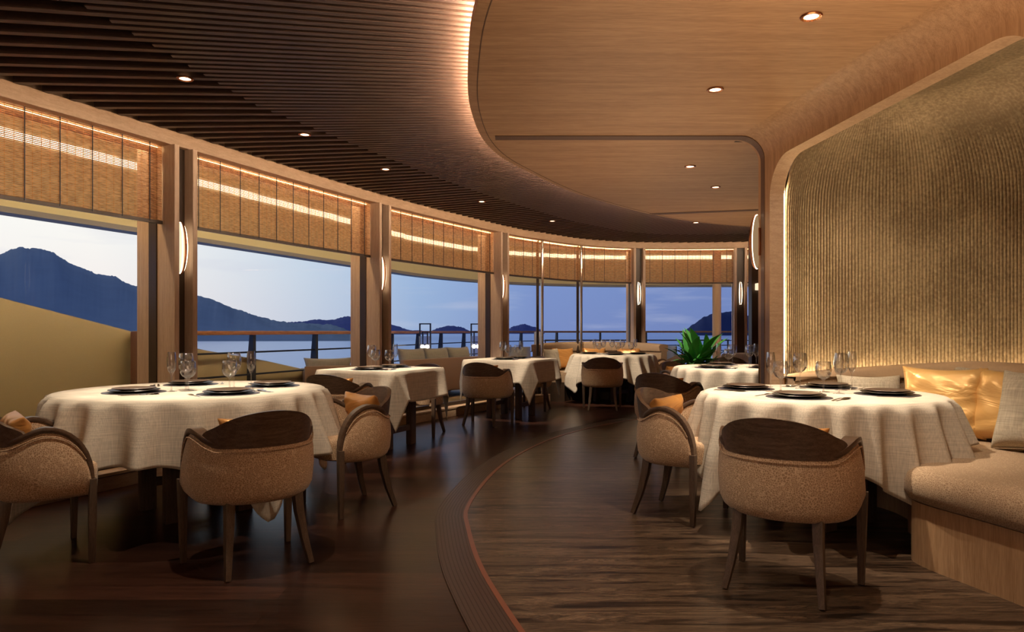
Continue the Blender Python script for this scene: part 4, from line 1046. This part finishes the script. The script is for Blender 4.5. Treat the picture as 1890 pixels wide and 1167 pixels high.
# ------------------------------------------------------------------ near right banquette in the alcove
BK = Curve2([(1.90, 4.86), (2.2, 4.90), (2.5, 4.84), (2.78, 4.60), (2.96, 4.2), (3.03, 3.7), (3.04, 3.0), (3.04, 2.25)], .04)
bq = empty('alcove_bench', (2.6, 3.8, 0)); tag(bq, 'long curved upholstered bench filling the ribbed alcove at right', 'banquette')
def rb(m): m.v = [(x-2.6, y-3.8, z) for x, y, z in m.v]; return m
def bsec(nm, sec, mat, hfn=None):
    n = 70; rows = []
    for k in range(n+1):
        d = BK.len*k/n; q = k/n; row = []
        for o, z in sec:
            if callable(z): z = z(q)
            row.append((*BK.at(d, o), z))
        rows.append(row)
    m = MB(); m.grid(rows, close_u=True); m.loop(rows[0]); m.loop(rows[-1], True); return rb(m).build(nm, mat, bq, smooth=True, angle=50)
bsec('backrest', [(.0, .3), (.10, .3), (.115, .45), (.10, .70), (.075, .775), (0, .775)], M['bench_fabric'])
def top(q): return .78+.125*min(1, q/.36)**.8
bsec('top_roll', [(-.12, .778), (.085, .778), (.105, .79), (.10, lambda q: top(q)-.02), (.085, lambda q: top(q)), (.04, lambda q: top(q)+.008), (-.12, lambda q: top(q)+.0)], M['bench_top'])
# seat outline: scalloped round the table
cx, cy = TR
seat = [(1.95, 4.72), (1.97, 4.50)]
seat += [(cx+.50*cos(a), cy+.10+.50*sin(a)) for a in [radians(62-k*6) for k in range(0, 20)]]
seat_end = [(2.12, 3.60), (2.02, 3.52), (1.93, 3.44), (1.885, 3.34), (1.90, 3.20), (1.945, 3.04), (2.01, 2.80), (2.07, 2.55), (2.12, 2.30)]
front = Curve2([seat[1]]+seat[2::3]+seat_end, .03)
NB = 90
fr = [front.at(front.len*k/NB) for k in range(NB+1)]
bk = [BK.at(BK.len*k/NB, .10) for k in range(NB+1)]
def slab(nm, ins, mat, sec):
    """sec: list of (offset from the front line inwards, z) forming the nose; closed by the back line"""
    rows = []
    for k in range(NB+1):
        f = front.at(front.len*k/NB); b = bk[k]; l = hypot(b[0]-f[0], b[1]-f[1]); ux, uy = (b[0]-f[0])/l, (b[1]-f[1])/l
        t = front.tan(front.len*k/NB); nx, ny = (-t[1], t[0])
        if nx*ux+ny*uy < 0: nx, ny = -nx, -ny
        row = [(f[0]+nx*o, f[1]+ny*o, z) for o, z in sec]
        zt, zb = sec[-1][1], sec[0][1]
        row += [(f[0]+(b[0]-f[0])*.5, f[1]+(b[1]-f[1])*.5, zt+(.008 if nm == 'seat' else 0)), (b[0], b[1], zt), (b[0], b[1], zb)]
        rows.append(row)
    m = MB(); m.grid(rows, close_u=True); m.loop(rows[0]); m.loop(rows[-1], True); return rb(m).build(nm, mat, bq, smooth=True, angle=50)
slab('seat', 0, M['bench_fabric'], [(.03, .295), (.004, .305), (-.012, .34), (-.012, .385), (.004, .425), (.04, .450), (.09, .457)])
slab('base', 0, M['oak_z'], [(.02, .0), (.02, .295)])
def bench_pillow(x, y, z, w, h, rz, mt, lb, cr=.008, sd=1, tilt=-14, ry=0):
    p = pillow('cushion', w, h, .19, M[mt], cr, sd, 22); place(p, (x, y, z), radians(rz), radians(tilt), radians(ry)); tag(p, lb, 'cushion', 'pillows on the alcove bench')
bench_pillow(2.37, 4.66, .640, .42, .36, -8, 'pillow_grey', 'small grey-beige linen pillow behind the right table, leftmost on the bench', .003, 31)
bench_pillow(2.60, 4.25, .672, .47, .45, -38, 'satin_gold', 'large gold satin pillow on the bench, right of the small grey pillow', .010, 33)
bench_pillow(2.83, 3.98, .672, .46, .45, -66, 'satin_gold', 'gold satin pillow leaning between the large gold and front grey pillows', .009, 35)
bench_pillow(2.76, 3.66, .675, .46, .46, -62, 'pillow_grey', 'grey-beige linen pillow at the right picture edge, nearest the camera', .003, 37, -18)
bench_pillow(2.90, 4.28, .70, .44, .42, -52, 'pillow_grey', 'beige pillow tucked behind the gold pillows by the bench back', .003, 39, -10)

# ------------------------------------------------------------------ potted plant
pp = empty('potted_plant', (2.50, 9.45, .0)); tag(pp, 'lush green broad leaved plant in a planter left of the oak partition', 'plant')
m = MB(); m.lathe([(.20, 0), (.26, .06), (.30, .63), (.29, .64), (.27, .58)], 28); planter = m.build('planter', M['rail_wood'], pp, smooth=True, angle=40)
m = MB(); m.lathe([(.0005, .60), (.272, .60)], 28, cap=False); m.build('soil', M['soil'], planter)
def leaf(mb, az, el, L_, w, z0, rnd):
    n = 9; rows = []; x = rnd.uniform(-.13, .13); y = rnd.uniform(-.13, .13); z = z0; e = el
    for k in range(n+1):
        t = k/n; wd = w*(sin(pi*min(1, t*.95+.05))**.8)*(1-.25*t) if t > .18 else .006+.02*t
        sx, sy = -sin(az), cos(az); lift = .25*wd
        rows.append([(x+sx*wd/2, y+sy*wd/2, z+lift), (x, y, z), (x-sx*wd/2, y-sy*wd/2, z+lift)])
        x += cos(az)*cos(e)*L_/n; y += sin(az)*cos(e)*L_/n; z += sin(e)*L_/n; e -= (.10+.05*rnd.random())*(1.4-el/1.6)
    mb.grid(rows)
rnd = random.Random(5)
for k in range(99):
    m = MB(); tall = k < 11
    leaf(m, rnd.uniform(0, 2*pi), rnd.uniform(1.15, 1.45) if tall else rnd.uniform(.15, 1.15), rnd.uniform(.48, .66) if tall else rnd.uniform(.26, .46), rnd.uniform(.12, .17) if tall else rnd.uniform(.07, .11), .60, rnd)
    m.build('leaf', M['leaf' if k % 3 == 0 or tall else 'leaf_dark'], pp, smooth=True, fix=False, angle=180)
